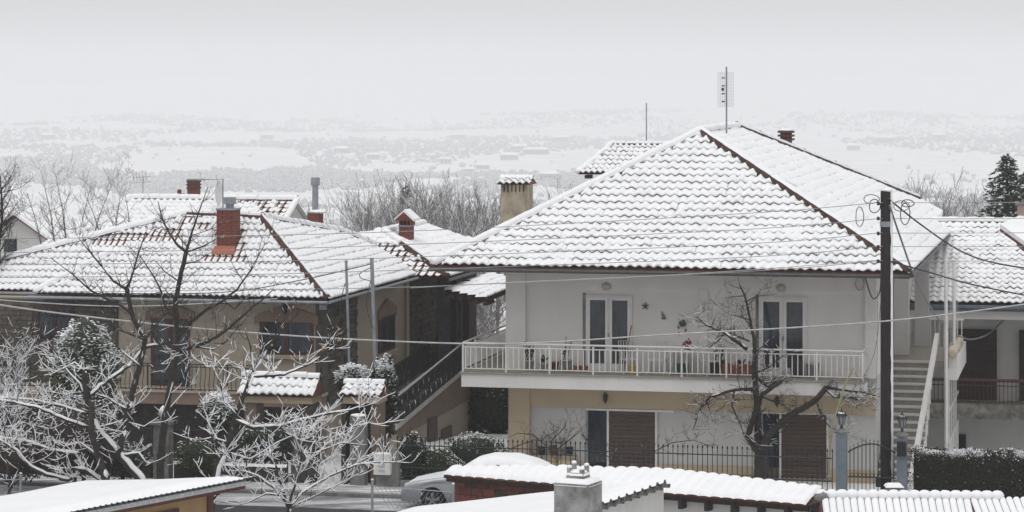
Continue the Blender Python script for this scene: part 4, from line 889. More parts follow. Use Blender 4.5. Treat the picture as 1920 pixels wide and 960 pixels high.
obj('far_wall', MB(W).slab([Fp - cd * .3 + cn * .3 + up * (-Fp.z - .3), Fp - cd * .3 + cn * 6.2 + up * (-Fp.z - .3), Fp - cd * .3 + cn * 6.2 + up * -1.15, Fp - cd * .3 + cn * .3 + up * -.2], tuple(cd * -.2)), WHITE2, SC_)
# concrete chimney with cap stones
cc = Vector(atY(1084, 960, 54.6)); zt = atY(1084, 903, 54.6)[2]
CHM = thing('concrete_chimney', 'square frosted concrete chimney with snow and four cap stubs', 'chimney', (cc.x, cc.y, 0), T=W)
ax, ay = Vector((math.cos(R(-25)), math.sin(R(-25)), 0)), Vector((math.sin(R(25)), math.cos(R(25)), 0))
def rbox(mb, c, hx, hy, z0, z1, tx=1.0):
    p = [c + ax * sx * hx * s + ay * sy * hy * s + up * (z - c.z) for z, s in ((z0, 1), (z1, tx)) for sx, sy in ((-1, -1), (1, -1), (1, 1), (-1, 1))]
    return mb.add(p, [(0, 3, 2, 1), (4, 5, 6, 7), (0, 1, 5, 4), (1, 2, 6, 5), (2, 3, 7, 6), (3, 0, 4, 7)])
FROST = M('frosted_concrete', (.40, .40, .395), .9, (.12, .118, .112), 2.2, .6, 30., detail=8)
obj('stack', rbox(MB(W), cc, .385, .345, 0.2, zt), FROST, CHM)
def snow_pad(c, hx, hy, z, th, par, seed=1):
    mb = MB(W); mb.smooth = True
    def f(i, j):
        x, y = 2 * i - 1, 2 * j - 1; m = max(abs(x), abs(y)); h = th * math.sqrt(max(0, 1 - m ** 4)) + .01 * noise.noise(Vector((x * 2, y * 2, seed)))
        return c + ax * x * hx + ay * y * hy + up * (z + h - c.z - (.05 if m > .99 else 0))
    mb.grid(f, 12, 12); return obj('snow', mb, SNOW, par)
snow_pad(cc, .39, .35, zt, .09, CHM)
obj('cap_stone', rbox(MB(W), cc, .20, .18, zt + .03, zt + .20, .9), FROST, CHM); snow_pad(cc, .2, .18, zt + .19, .05, CHM, 4)
for sx, sy, h in ((-1, -1, .10), (1, -1, .08), (1, 1, .13), (-1, 1, .16)):
    c = cc + ax * sx * .14 + ay * sy * .12; obj('cap_stub', rbox(MB(W), c, .04, .04, zt + .2, zt + .2 + h), FROST, CHM)
    mb = MB(W); mb.smooth = True; mb.blob((c.x, c.y, zt + .21 + h), .055, .055, .04, amp=.1); obj('snow', mb, SNOW, CHM)
# small snow-topped block beside the pole
bb = Vector(atY(1676, 921, 66.5)); BLK = thing('snow_topped_pillar', 'short concrete gate pillar with a snow cap at the foot of the pole', 'pillar', (bb.x, bb.y, 0), T=W)
obj('pillar', MB(W).box(bb.x - .2, bb.x + .2, bb.y - .2, bb.y + .2, 0, bb.z + .13), CONC, BLK); mb = MB(W); mb.smooth = True; mb.grid(lambda i, j: (bb.x - .23 + .46 * i, bb.y - .23 + .46 * j, bb.z + .12 + .08 * (1 - max(abs(2 * i - 1), abs(2 * j - 1)) ** 5)), 10, 10); obj('snow', mb, SNOW, BLK)
# ================================================================== parked car (nose to the left), snow on top
def make_car():
    X0 = atY(750, 940, 71.1); p0, q0 = inv(X0[0], X0[1]); root = thing('parked_car', 'silver saloon car under a blanket of snow parked behind the tiled outbuilding', 'car', (p0 + 2.3, q0 + .9, 0))
    PAINT = M('silver_paint', (.46, .48, .50), .35, (.38, .40, .42), 6, metal=.5)
    L, Wd = 4.6, 1.75
    # side profile (x from nose, z) of body below the waist and of the cabin
    low = [(0.02, .32), (.0, .55), (.06, .66), (.25, .76), (.9, .90), (1.35, .96), (3.7, 1.0), (4.35, .98), (4.55, .9), (4.6, .55), (4.5, .3)]
    def section(t):                       # half width factor along the length
        return 1 - .13 * max(0, 1 - t / .7) ** 2 - .10 * max(0, 1 - (L - t) / .7) ** 2
    mb = MB(); mb.smooth = True; NX, NS = 46, 9
    def top(x):
        for (xa, za), (xb, zb) in zip(low[1:-1], low[2:]):
            if xa <= x <= xb: return za + (zb - za) * (x - xa) / (xb - xa)
        return .6
    wheels = (.88, 3.62)
    def bottom(x):
        for wx in wheels:
            if abs(x - wx) < .37: return .31 + math.sqrt(max(0, .37 ** 2 - (x - wx) ** 2))
        return .25
    def f(i, j):
        x = L * i; zt_, zb_ = top(max(.001, min(L - .001, x))), bottom(x); hw = Wd / 2 * section(x)
        if j < .5: u = j / .5; z = zb_ + (zt_ - .12 - zb_) * u; y = -hw * (.94 + .06 * math.sin(math.pi * min(1, (z - .2) / .75)))
        else: u = (j - .5) / .5; a = u * math.pi / 2; y = -hw * (.94 + .0) + hw * .94 * (1 - math.cos(a)) if False else -hw * .96 * (1 - u) ** 1 if u > .25 else -hw * (1 - .04 * (u / .25)) * 1.0; z = zt_ - .12 * max(0, 1 - u / .35) ** 2
        return (p0 + x, q0 + Wd / 2 + y, z)
    mb.grid(f, NX, 20); mb.grid(lambda i, j: (f(i, j)[0], 2 * q0 + Wd - f(i, j)[1], f(i, j)[2]), NX, 20)
    for x in (0.0, 1.0):
        pts = [f(x, j / 20) for j in range(21)]; mb.poly(pts + [(a, 2 * q0 + Wd - b, c) for a, b, c in pts[::-1]])
    body = obj('body', mb, PAINT, root)
    cab = [(1.35, .93), (1.95, 1.30), (2.35, 1.40), (3.0, 1.40), (3.5, 1.28), (4.15, .97)]
    def ct(x):
        for (xa, za), (xb, zb) in zip(cab, cab[1:]):
            if xa <= x <= xb: t = (x - xa) / (xb - xa); return za + (zb - za) * t
        return .93
    gm = MB(); gm.smooth = True
    gm.grid(lambda i, j: (p0 + 1.35 + 2.8 * i, q0 + Wd / 2 + (2 * j - 1) * (Wd / 2 * .93 - .30 * max(0, ct(1.35 + 2.8 * i) - .95)), .90 + (ct(1.35 + 2.8 * i) - .90) * (1 - abs(2 * j - 1) ** 7)), 40, 24)
    obj('cabin', gm, PAINT, root)
    wn = MB()
    for a, b in ((1.78, 2.5), (2.58, 3.25), (3.33, 3.75)):
        pts = [(a, .97), (b, .97), (min(b, b), max(.99, ct(b) - .10)), (a, max(.99, ct(a) - .10))]
        for sgn in (-1, 1):
            m_ = MB(); m_.poly([(p0 + x, q0 + Wd / 2 + sgn * (Wd / 2 * .94 - .29 * max(0, z - .95)), z) for x, z in pts]); obj('side_window', m_, GLASS, root)
    for wx in wheels:
        for y, s_ in ((q0 + .02, -1), (q0 + Wd - .02, 1)):
            c = (p0 + wx, y, .315); ty = MB(); ty.smooth = True
            prof = [(.20, -.09), (.29, -.10), (.315, -.07), (.315, .07), (.29, .10), (.20, .09)]; n = 28
            for k in range(n):
                t = 2 * math.pi * k / n
                for r_, w_ in prof: ty.v.append((c[0] + r_ * math.cos(t), c[1] + w_ + .1 * -s_, c[2] + r_ * math.sin(t)))
            for k in range(n):
                for m_ in range(5): a = k * 6 + m_; b = ((k + 1) % n) * 6 + m_; ty.f.append((a, b, b + 1, a + 1)); ty.m.append(0)
            wh = obj('wheel', ty, M('tyre', (.02, .02, .021), .8), root)
            rm = MB(); yy = c[1] + (.07 if s_ > 0 else -.07) - .1 * s_; rm.tube([(c[0], yy, c[2]), (c[0], yy - .03 * -s_, c[2])], .06, 10)
            for k in range(5):
                t = 2 * math.pi * k / 5 + .3
                rm.slab([(c[0] + math.cos(t + d) * r_, yy, c[2] + math.sin(t + d) * r_) for r_, d in ((.05, -.5), (.2, -.22), (.2, .22), (.05, .5))], (0, .02 * s_, 0))
            rm.tube([(c[0] + .2 * math.cos(2 * math.pi * k / 24), yy, c[2] + .2 * math.sin(2 * math.pi * k / 24)) for k in range(25)], .015, 5)
            obj('rim', rm, STEEL, wh)
            hb = MB(); hb.tube([(c[0], c[1] - .1 * s_ - .04, c[2]), (c[0], c[1] - .1 * s_ + .04, c[2])], .2, 20); obj('painted_hub_shade', hb, IRON, wh)  # black disc paints the shade behind the spokes
    obj('headlight', MB().blob((p0 + .16, q0 + .3, .66), .12, .16, .08, amp=0), M('lamp_lens', (.5, .52, .55), .15), root)
    obj('headlight', MB().blob((p0 + .16, q0 + Wd - .3, .66), .12, .16, .08, amp=0), MATS['lamp_lens'], root)
    obj('bumper', MB().box(p0 - .04, p0 + .12, q0 + .25, q0 + Wd - .25, .34, .54), PAINT, root)
    obj('door_seam', MB().box(p0 + 1.72, p0 + 1.735, q0 - .004, q0 + .02, .3, .95), IRON, root)
    sn = MB(); sn.smooth = True
    sn.grid(lambda i, j: (p0 + 1.25 + 3.0 * i, q0 + Wd / 2 + (2 * j - 1) * (Wd / 2 * .93 - .27 * max(0, ct(1.25 + 3.0 * i) - .95)), .92 + (ct(max(1.36, min(4.1, 1.25 + 3.0 * i))) - .92 + .09) * (1 - abs(2 * j - 1) ** 5 * (.42 if .2 < i < .85 else .9)) + .01 * noise.noise(Vector((i * 6, j * 4, 2)))), 36, 22); obj('snow', sn, SNOW, root)
    sn = MB(); sn.smooth = True
    sn.grid(lambda i, j: (p0 + .12 + 1.3 * i, q0 + Wd / 2 + (2 * j - 1) * Wd / 2 * (.76 + .12 * min(1, i * 2)), top(.13 + 1.3 * i) - .035 + .06 * (1 - abs(2 * j - 1) ** 4) + .008 * noise.noise(Vector((i * 5, j * 3, 8)))), 24, 16); obj('bonnet_snow', sn, M('thin_snow', (.70, .715, .73), .6, (.58, .60, .62), 3, .2, 9.), root)
    return root
make_car()
# ================================================================== iron fences, gates, lanterns, meter box
QFN = -3.15
IV = (Vector((1, 0, 0)), Vector((0, 1, 0)), Vector((0, 0, 1)))
fb_ = MB(W); fb_.tube([(0, 0, 0), (0, 0, 1.12)], .011, 4); fb_.lathe((0, 0, 1.12), [(.012, 0), (.024, .03), (.024, .05), (.004, .1)], 5)
FBAR = mesh_of(fb_, IRON, (0, 0, 0)); FBAR.name = 'bar'
rg = MB(W); rg.tube([(.045 * math.cos(2 * math.pi * i / 10), 0, .045 * math.sin(2 * math.pi * i / 10)) for i in range(11)], .008, 4); RING = mesh_of(rg, IRON, (0, 0, 0)); RING.name = 'scroll_ring'
def iron_fence(p0, p1, label, zb=.3, sp=.135, wallm=None, snow=False, q=QFN):
    f = thing('iron_fence', label, 'fence', ((p0 + p1) / 2, q, 0), 'iron fences along the street')
    obj('base_wall', MB().box(p0, p1, q - .1, q + .1, -.2, zb), wallm or CONC, f)
    if snow: s_ = MB(); s_.smooth = True; s_.grid(lambda i, j: (p0 + (p1 - p0) * i, q - .12 + .24 * j, zb + .01 + .07 * math.sin(math.pi * j) + .015 * noise.noise(Vector((i * 30, j, 4)))), 60, 6); obj('snow', s_, SNOW, f)
    for z in (zb + .12, zb + .36, zb + .98): obj('rail', MB().tube([(p0, q, z), (p1, q, z)], .016, 4), IRON, f)
    n = int((p1 - p0) / sp)
    for i in range(n + 1):
        p = p0 + (p1 - p0) * i / n; inst('bar', FBAR, f, basis(*IV, (p, q, zb + .02)))
        if i < n: inst('scroll_ring', RING, f, basis(*IV, (p + sp / 2, q, zb + .42)))
    return f
g1 = at(1562, 850, QFN)[0]; g0_ = at(745, 840, QFN)[0]; gm_ = at(890, 840, QFN)[0]
iron_fence(gm_, g1 - .02, 'black iron fence with spear tips and ring scrolls before the white house')
iron_fence(g0_, gm_ - .06, 'black iron fence with ring scrolls in front of dark shrubs by the meter box')
h0_, h1_ = at(-60, 820, QFN)[0], at(285, 820, QFN)[0]; h2_, h3_ = at(328, 820, QFN)[0], at(545, 820, QFN)[0]
iron_fence(h0_, h1_, 'black iron fence on stone base behind the snowy fruit trees', .55, wallm=MATS['dark_stone_and_shade'], snow=True)
iron_fence(h2_, h3_ - .1, 'black iron fence on snowy stone base between round pillar cap and gate roof', .55, wallm=MATS['dark_stone_and_shade'], snow=True)
# pillar with snow ball in the fence
c = at(306, 800, QFN); P1 = thing('fence_pillar', 'stone fence pillar with flat cap and white globe of snow', 'pillar', (c[0], QFN, 0))
obj('shaft', MB().box(c[0] - .23, c[0] + .23, QFN - .2, QFN + .2, -.2, at(306, 795, QFN)[2]), CONC, P1); zt = at(306, 795, QFN)[2]
obj('cap', MB().box(c[0] - .32, c[0] + .32, QFN - .29, QFN + .29, zt, zt + .09), CONC, P1); mb = MB(); mb.smooth = True; mb.lathe((c[0], QFN, zt + .08), [(.1, 0), (.1, .16), (.14, .2), (.13, .3), (.07, .4), (.01, .45)], 10); obj('lamp_snow', mb, SNOW, P1)
# ---- roofed gateway of the stone house
def gate_roof(x0, x1, ytop, ybot, label, q=-2.4, dep=.62, right_slope=True):
    a, b = at(x0, ybot, q), at(x1, ybot, q); zt_ = at(x0, ytop, q + dep)[2]; za = a[2]
    t = thing('gate_roof', label, 'roof', ((a[0] + b[0]) / 2, q + .3, 0), 'tiled roofs over the gateway')
    pl, pr = a[0], b[0]
    dk = MB(); dk.add([(pl, q, za), (pr, q, za), (pr, q + dep, zt_), (pl, q + dep, zt_), (pr, q + 2 * dep, za), (pl, q + 2 * dep, za)], [(0, 1, 2, 3), (3, 2, 4, 5), (0, 5, 4, 1), (1, 4, 2), (0, 3, 5)]); rf = obj('roof', dk, TILE, t)
    n = max(3, round((pr - pl) / .23))
    tiled_face(rf, [(pl, q, za), (pr, q, za), (pr, q + dep, zt_), (pl, q + dep, zt_)], (1, 0, 0), (0, dep, zt_ - za), lambda a, b, r: 'snowy', 60, pitch=(pr - pl) / n - .001, exp=math.hypot(dep, zt_ - za) / 2 - .002)
    hip_caps(rf, (pl - .02, q + dep, zt_), (pr, q + dep, zt_), 'full', r0=.1, L=.4)
    obj('beam', MB().box(pl + .08, pr - .08, q + .12, q + 2 * dep - .12, za - .2, za - .004), CREAM, t)
    return t, pl, pr, za
t, pl, pr, za = gate_roof(445, 588, 708, 742, 'wider snow-covered tiled gate roof among bare branches')
obj('pier', MB().box(pr - .52, pr - .08, -2.2, -1.5, -.2, za - .2), STONE, t); obj('left_pier', MB().box(pl + .15, pl + .5, -2.2, -1.5, -.2, za - .2), TAUPE, t)
obj('inner_post', MB().box(pr - .72, pr - .5, -2.25, -2.0, -.2, za - .75), CONC, t)
gt = obj('gate_leaf', MB().box(pl + .55, pr - .75, -1.95, -1.9, .1, .2), IRON, t)
for i in range(9): obj('bar', MB().box(pl + .58 + i * .11, pl + .6 + i * .11, -1.94, -1.91, .2, 1.6), IRON, gt)
t, pl, pr, za = gate_roof(636, 712, 722, 744, 'narrow snow-covered tiled gate roof beside the juniper and steel pole')
obj('pier', MB().box(pr - .32, pr - .08, -2.2, -1.5, -.2, za - .2), TAUPE, t); obj('door_leaf', MB().box(pl + .12, pr - .36, -1.9, -1.85, 0, za - .25), IRON, t); obj('left_pier', MB().box(pl + .0, pl + .14, -2.2, -1.6, -.2, za - .25), STONE, t)
# meter box on concrete post
q = -3.35; a = at(704, 850, q); b = at(735, 889, q); MBX = thing('meter_box', 'white electricity meter box with two small windows on a concrete post', 'meter box', ((a[0] + b[0]) / 2, q, 0))
obj('post', MB().box(a[0] + .02, b[0] + .18, q + .02, q + .28, -.1, a[2] + .02), CONC, MBX); bx = obj('box', MB().box(a[0], b[0], q - .2, q + .018, b[2], a[2]), WPAINT, MBX)
pm = (a[0] + b[0]) / 2; obj('window', MB().box(pm - .09, pm + .09, q - .206, q - .2, b[2] + .2, b[2] + .4), MATS['lamp_lens'], bx); obj('window', MB().box(pm - .09, pm + .09, q - .206, q - .2, b[2] + .07, b[2] + .15), MATS['lamp_lens'], bx)
s_ = MB(); s_.smooth = True; s_.blob((pm, q - .09, a[2] + .01), .25, .13, .035, amp=.1); obj('snow', s_, SNOW, MBX)
q = -3.0; a = at(656, 790, q); o = thing('gate_post', 'plain concrete gate post with a dab of snow left of meter box', 'post', (a[0] + .25, q, 0)); obj('shaft', MB().box(a[0], a[0] + .42, q, q + .35, -.1, at(656, 780, q)[2]), CONC, o)
s_ = MB(); s_.smooth = True; s_.blob((a[0] + .21, q + .17, at(656, 780, q)[2]), .24, .2, .06, amp=.15); obj('snow', s_, SNOW, o)
# ---- blue gate pillars with lanterns, arched gate
def gate_pillar(x0, x1, ytop, label, lan, box=False):
    a, b = at(x0, ytop, QFN), at(x1, ytop, QFN); pm = (a[0] + b[0]) / 2; hw = (b[0] - a[0]) / 2; z = a[2]
    t = thing('gate_pillar', label, 'pillar', (pm, QFN, 0), 'blue gate pillars'); obj('shaft', MB().box(pm - hw, pm + hw, QFN - hw, QFN + hw, -.2, z), BLUEP, t)
    cp = MB(); cp.lathe((pm, QFN, z), [(hw * 1.45, 0), (hw * 1.45, .05), (hw * .7, .11), (.05, .13)], 4); obj('cap', cp, CONC, t)
    if box: obj('letter_box', MB().box(pm - hw * .9, pm + hw * .9, QFN - hw - .1, QFN - hw - .003, z - .5, z - .12), IRON, t)
    L = thing('post_lantern', lan, 'lantern', (pm, QFN, z + .12), 'lanterns on the gate pillars'); zz_ = z + .13
    obj('stem', MB().lathe((pm, QFN, zz_), [(.05, 0), (.03, .06), (.05, .1)], 8), IRON, L); obj('glass', MB().lathe((pm, QFN, zz_ + .1), [(.06, 0), (.115, .24)], 6), M('lantern_glass', (.30, .32, .33), .2), L)
    fr = MB()
    for k in range(6): t_ = math.pi / 3 * k; fr.tube([(pm + .062 * math.cos(t_), QFN + .062 * math.sin(t_), zz_ + .1), (pm + .12 * math.cos(t_), QFN + .12 * math.sin(t_), zz_ + .34)], .009, 4)
    obj('frame', fr, IRON, L); obj('hood', MB().lathe((pm, QFN, zz_ + .34), [(.15, 0), (.15, .02), (.07, .11), (.02, .14), (.025, .17), (.005, .2)], 6), IRON, L)
    s_ = MB(); s_.smooth = True; s_.blob((pm, QFN, zz_ + .41), .1, .1, .05, amp=.2); obj('snow', s_, SNOW if not box else CABLEW, L); return pm, hw
a1, hw1 = gate_pillar(1568, 1588, 812, 'blue-grey gate pillar next to leaning hose with pale cap', 'snow-dusted black lantern on gate pillar before the white wall')
a2, hw2 = gate_pillar(1682, 1701, 818, 'blue-grey gate pillar with black letter box by stairs', 'black lantern on gate pillar in front of the stair treads', True)
G = thing('arched_gate', 'black wrought iron arched gate between the blue pillars', 'gate', ((a1 + a2) / 2, QFN, 0)); x0, x1 = a1 + hw1 + .03, a2 - hw2 - .03; gw = x1 - x0
arch = lambda u: at(1600, 880, QFN)[2] + .32 + .38 * math.sin(math.pi * (.12 + .76 * u))
obj('arch', MB().tube([(x0 + gw * i / 16, QFN, arch(i / 16)) for i in range(17)], .02, 5), IRON, G)
for z in (.25, .8): obj('rail', MB().tube([(x0, QFN, z), (x1, QFN, z)], .018, 5), IRON, G)
for i in range(12): u = (i + .5) / 12; obj('bar', MB().tube([(x0 + gw * u, QFN, .05), (x0 + gw * u, QFN, arch(u) + .12)], .011, 4), IRON, G)
for i in range(11): inst('scroll_ring', RING, G, basis(*IV, (x0 + gw * (i + 1) / 12, QFN, .86)))
obj('lock_plate', MB().box((x0 + x1) / 2 + .1, (x0 + x1) / 2 + .25, QFN - .03, QFN + .03, .55, .8), IRON, G)
# leaning hose / rod by the pillar
o = obj('garden_hose', MB().tube([at(1552, 890, -1.0), at(1560, 800, -1.0), at(1585, 720, -.6), at(1600, 690, -.3)], .03, 6), M('hose_olive', (.33, .30, .17), .7)); tag(o, 'olive garden hose hanging from the balcony behind the blue pillar', 'hose')
# ================================================================== chain-link fence posts in front
def chain(xa, ya, xb, yb, Y0, Y1, label):
    a, b = Vector(atY(xa, ya, Y0)), Vector(atY(xb, yb, Y1)); t = thing('wire_fence', label, 'fence', ((a.x + b.x) / 2, (a.y + b.y) / 2, 0), 'wire mesh fences', T=W)
    d = (b - a); d.z = 0; L = d.length; d /= L; z0, z1 = 0.0, a.z - .15; mb = MB(W); n = int(L / .13)
    for i in range(-12, n):
        for sg in (1, -1):
            pts = []
            for k in range(2):
                z = z0 + (z1 - z0) * k; x = i * .13 + (z - z0) * .8 * 1 if sg > 0 else i * .13 + 1.3 - (z - z0) * .8; pts.append((x, z))
            (xa_, za_), (xb_, zb_) = pts
            if min(xa_, xb_) < 0 or max(xa_, xb_) > L: continue
            mb.tube([a + d * xa_ + Vector((0, 0, za_ - a.z)), a + d * xb_ + Vector((0, 0, zb_ - a.z))], .006, 3, cap=False)
    obj('mesh', mb, STEEL, t); obj('wire', MB(W).tube([a + Vector((0, 0, -.15)), a + d * L + Vector((0, 0, -.15))], .01, 4), STEEL, t)
    for x, y, Y in ((xa, ya, Y0), (xb, yb, Y1)): p = atY(x, y, Y); obj('post', MB(W).tube([(p[0], p[1], 0), (p[0], p[1], p[2])], .035, 6), STEEL, t); s_ = MB(W); s_.tube([(p[0], p[1], p[2]), (p[0], p[1], p[2] + .03)], .036, 6); obj('snow', s_, SNOW, t)
chain(698, 900, 850, 908, 66.5, 65.5, 'sagging wire mesh fence beside the silver car with a thin post')
chain(39, 888, -60, 886, 67, 67, 'wire mesh fence at the foot of the snowy left fruit tree')
# ================================================================== utility pole and cables
YP = 72.0; pt = atY(1661, 358, YP); UP = thing('utility_pole', 'tall dark tarred wooden utility pole with snow blown on one side', 'utility pole', (pt[0], YP, 0), T=W)
obj('pole', MB(W).tube([(pt[0] + .02, YP, -.3), (pt[0] + .01, YP, 4), (pt[0], YP, pt[2])], [.17, .155, .145], 12), POLEW, UP)
s_ = MB(W); s_.smooth = True; n = 90
for i in range(n + 1):
    z = .2 + (pt[2] - .2) * i / n; w_ = .42 + .22 * noise.noise(Vector((z * 3, 1, 1))); rr = .175 - .03 * z / pt[2]
    for k in range(5): t_ = R(-28) + (k / 4 - .5) * 2 * w_; e = .022 * (1 - (k / 2 - 1) ** 2) + .002; s_.v.append((pt[0] + .02 + (rr + e) * math.cos(t_) * .985, YP + (rr + e) * math.sin(t_), z))
for i in range(n):
    for k in range(4): a = i * 5 + k; s_.f.append((a, a + 1, a + 6, a + 5)); s_.m.append(0)
obj('blown_snow', s_, SNOW, UP); s_ = MB(W); s_.smooth = True; s_.blob((pt[0] + .03, YP, pt[2] + .02), .17, .17, .06, amp=.15); obj('snow_cap', s_, SNOW, UP)
obj('band', MB(W).tube([(pt[0], YP, atY(0, 425, YP)[2]), (pt[0], YP, atY(0, 415, YP)[2])], .165, 12), STEEL, UP)
for y in (382, 410, 438, 463, 490):
    z = atY(0, y, YP)[2]; ins = MB(W); ins.lathe((pt[0] - .22, YP - .1, z - .04), [(.02, 0), (.045, .02), (.03, .05), (.045, .08), (.02, .1)], 8); obj('insulator', ins, IRON, UP); obj('pin', MB(W).tube([(pt[0] - .22, YP - .1, z), (pt[0] - .1, YP - .05, z)], .015, 4), IRON, UP)
def sag(P, nseg=24):                       # smooth curve through photo-measured points (x, y, distance)
    pts = [Vector(atY(*p)) for p in P]; out = []
    for i in range(len(pts) - 1):
        a, b, c, d = pts[max(0, i - 1)], pts[i], pts[i + 1], pts[min(len(pts) - 1, i + 2)]
        for k in range(nseg):
            t = k / nseg; out.append(.5 * ((2 * b) + (c - a) * t + (2 * a - 5 * b + 4 * c - d) * t * t + (3 * b - a - 3 * c + d) * t ** 3))
    return out + [pts[-1]]
def cable(P, r, m, label, grp=None, ns=24):
    o = obj('cable', MB(W).tube(sag(P, ns), r, 5), m); tag(o, label, 'cable', grp); return o
GREY = M('wire_grey', (.26, .26, .27), .6, (.34, .34, .35), 4)
XP = pt[0]
rows = ['topmost', 'second', 'third', 'fourth', 'lowest']
for i, (yl, ym, yp, yr) in enumerate(((446, 432, 380, 378), (472, 457, 410, 408), (495, 481, 437, 435), (519, 505, 462, 461), (547, 537, 489, 488))):
    cable([(-60, yl + 2, 76), (400, yl - 3, 75), (800, ym, 74), (1400, yp + 20, 72.6), (1646, yp, 71.9)], .010, GREY, f'{rows[i]} of five thin wires strung from the dark pole over the stone house roof')
    cable([(1650, yp, 71.9), (1800, (yp + yr) / 2 + 1, 72), (1990, yr + 1, 72.5)], .009, GREY, f'{rows[i]} of five thin wires running from the dark pole past the hedge')
cable([(-60, 562, 70), (110, 587, 70), (400, 618, 70), (700, 638, 70.3), (960, 644, 70.6), (1240, 628, 71), (1660, 602, 71.7), (1990, 561, 72.6)], .022, CABLEW, 'thick snow-coated cable sagging across both houses below the balcony rail')
cable([(-60, 558, 76), (150, 572, 76), (300, 573, 76), (520, 560, 77.5)], .018, CABLEW, 'short snowy cable under the eave of the stone house')
cable([(1665, 372, 71.8), (1725, 420, 73), (1800, 470, 75), (1870, 494, 77), (1990, 512, 80)], .024, CABLE, 'thick dark cable falling from the pole top to the right')
cable([(1668, 490, 71.8), (1740, 510, 73), (1830, 535, 76), (1990, 567, 82)], .022, CABLE, 'dark cable leaving the pole at eave height to the right')
cable([(1668, 385, 71.8), (1690, 450, 72.5), (1720, 530, 75), (1765, 605, 80), (1810, 635, 85), (1850, 628, 89), (1882, 600, 90.1)], .028, M('cable_mid', (.22, .225, .24), .6), 'hanging loop of cable from the pole to the neighbour wall')
cable([(100, 549, 77), (400, 549, 77), (560, 526, 77.5), (700, 494, 78)], .014, CABLE, 'thin dark wire from steel pole running behind bare branches')
cable([(770, 540, 77.5), (948, 530, 76.5), (1300, 513, 74), (1646, 488, 72)], .010, CABLEW, 'pale wire across the white house wall under its gutter')
# coils and loops at the pole head
r = random.Random(4)
for i, (cx_, cy_, rx_, ry_) in enumerate(((1634, 372, 20, 12), (1640, 385, 14, 18), (1690, 385, 20, 14), (1697, 400, 12, 28), (1612, 405, 10, 26), (1702, 380, 16, 10))):
    o = obj('cable_coil', MB(W).tube([atY(cx_ + .75 * rx_ * math.cos(t * .5) * (1 + .06 * math.sin(t * 1.7)), cy_ + .75 * ry_ * math.sin(t * .5) + t * .2, 71.75 + .02 * t) for t in range(14)], .014, 5), CABLE if i % 2 else MATS['cable_mid'])
    tag(o, 'loop of slack cable hanging at the head of the dark pole', 'cable', 'slack cable loops at the pole head')
o = obj('service_loop', MB(W).tube(sag([(1622, 520, 75.2), (1632, 552, 75), (1640, 560, 74), (1650, 545, 72.5), (1652, 505, 72)], 10), .018, 5), CABLE); tag(o, 'dark service cable drooping from house corner to the pole', 'cable')
o = obj('wall_hook', MB().tube([at(1612 + 8 * math.cos(t * .5), 532 + 12 * math.sin(t * .5), QF - .05) for t in range(16)], .014, 5), STEEL); tag(o, 'curled wall bracket under the eave at house corner', 'bracket')
for pts_, l_ in (([(1652, 560, 75.6), (1640, 660, 75.4), (1610, 722, 74.9)], 'thin dark lead slanting down to the balcony corner'), ([(1645, 545, 75.7), (1644, 700, 75.6), (1640, 740, 75.5)], 'thin lead running down the house corner')): cable(pts_, .009, MATS['cable_mid'], l_)
# two steel poles beside the stone house
for (xa, ya, xb, yb, Y, r_, l_) in ((697, 486, 706, 760, 78, .055, 'grey galvanised pole rising from the juniper'), (649, 491, 656, 720, 78.8, .04, 'thinner galvanised pole before the stone corner')):
    a, b = atY(xa, ya, Y), atY(xb, yb, Y); o = thing('steel_pole', l_, 'pole', (b[0], b[1], 0), T=W); obj('pole', MB(W).tube([(b[0] + .06, Y, 0), b, a], r_, 8), STEEL, o); obj('cap', MB(W).tube([a, (a[0], a[1], a[2] + .04)], r_ * 1.1, 8), STEEL, o)
    obj('wire_loop', MB(W).tube(sag([(xa - 2, ya + 40, Y - .1), (xa - 10, ya + 85, Y - .1), (xa + 2, ya + 130, Y - .1)], 8), .012, 4), CABLE, o)
cable([(699, 500, 78), (676, 512, 77.9), (678, 522, 77.9), (697, 527, 78)], .012, CABLE, 'small wire loop hooked on the galvanised pole')
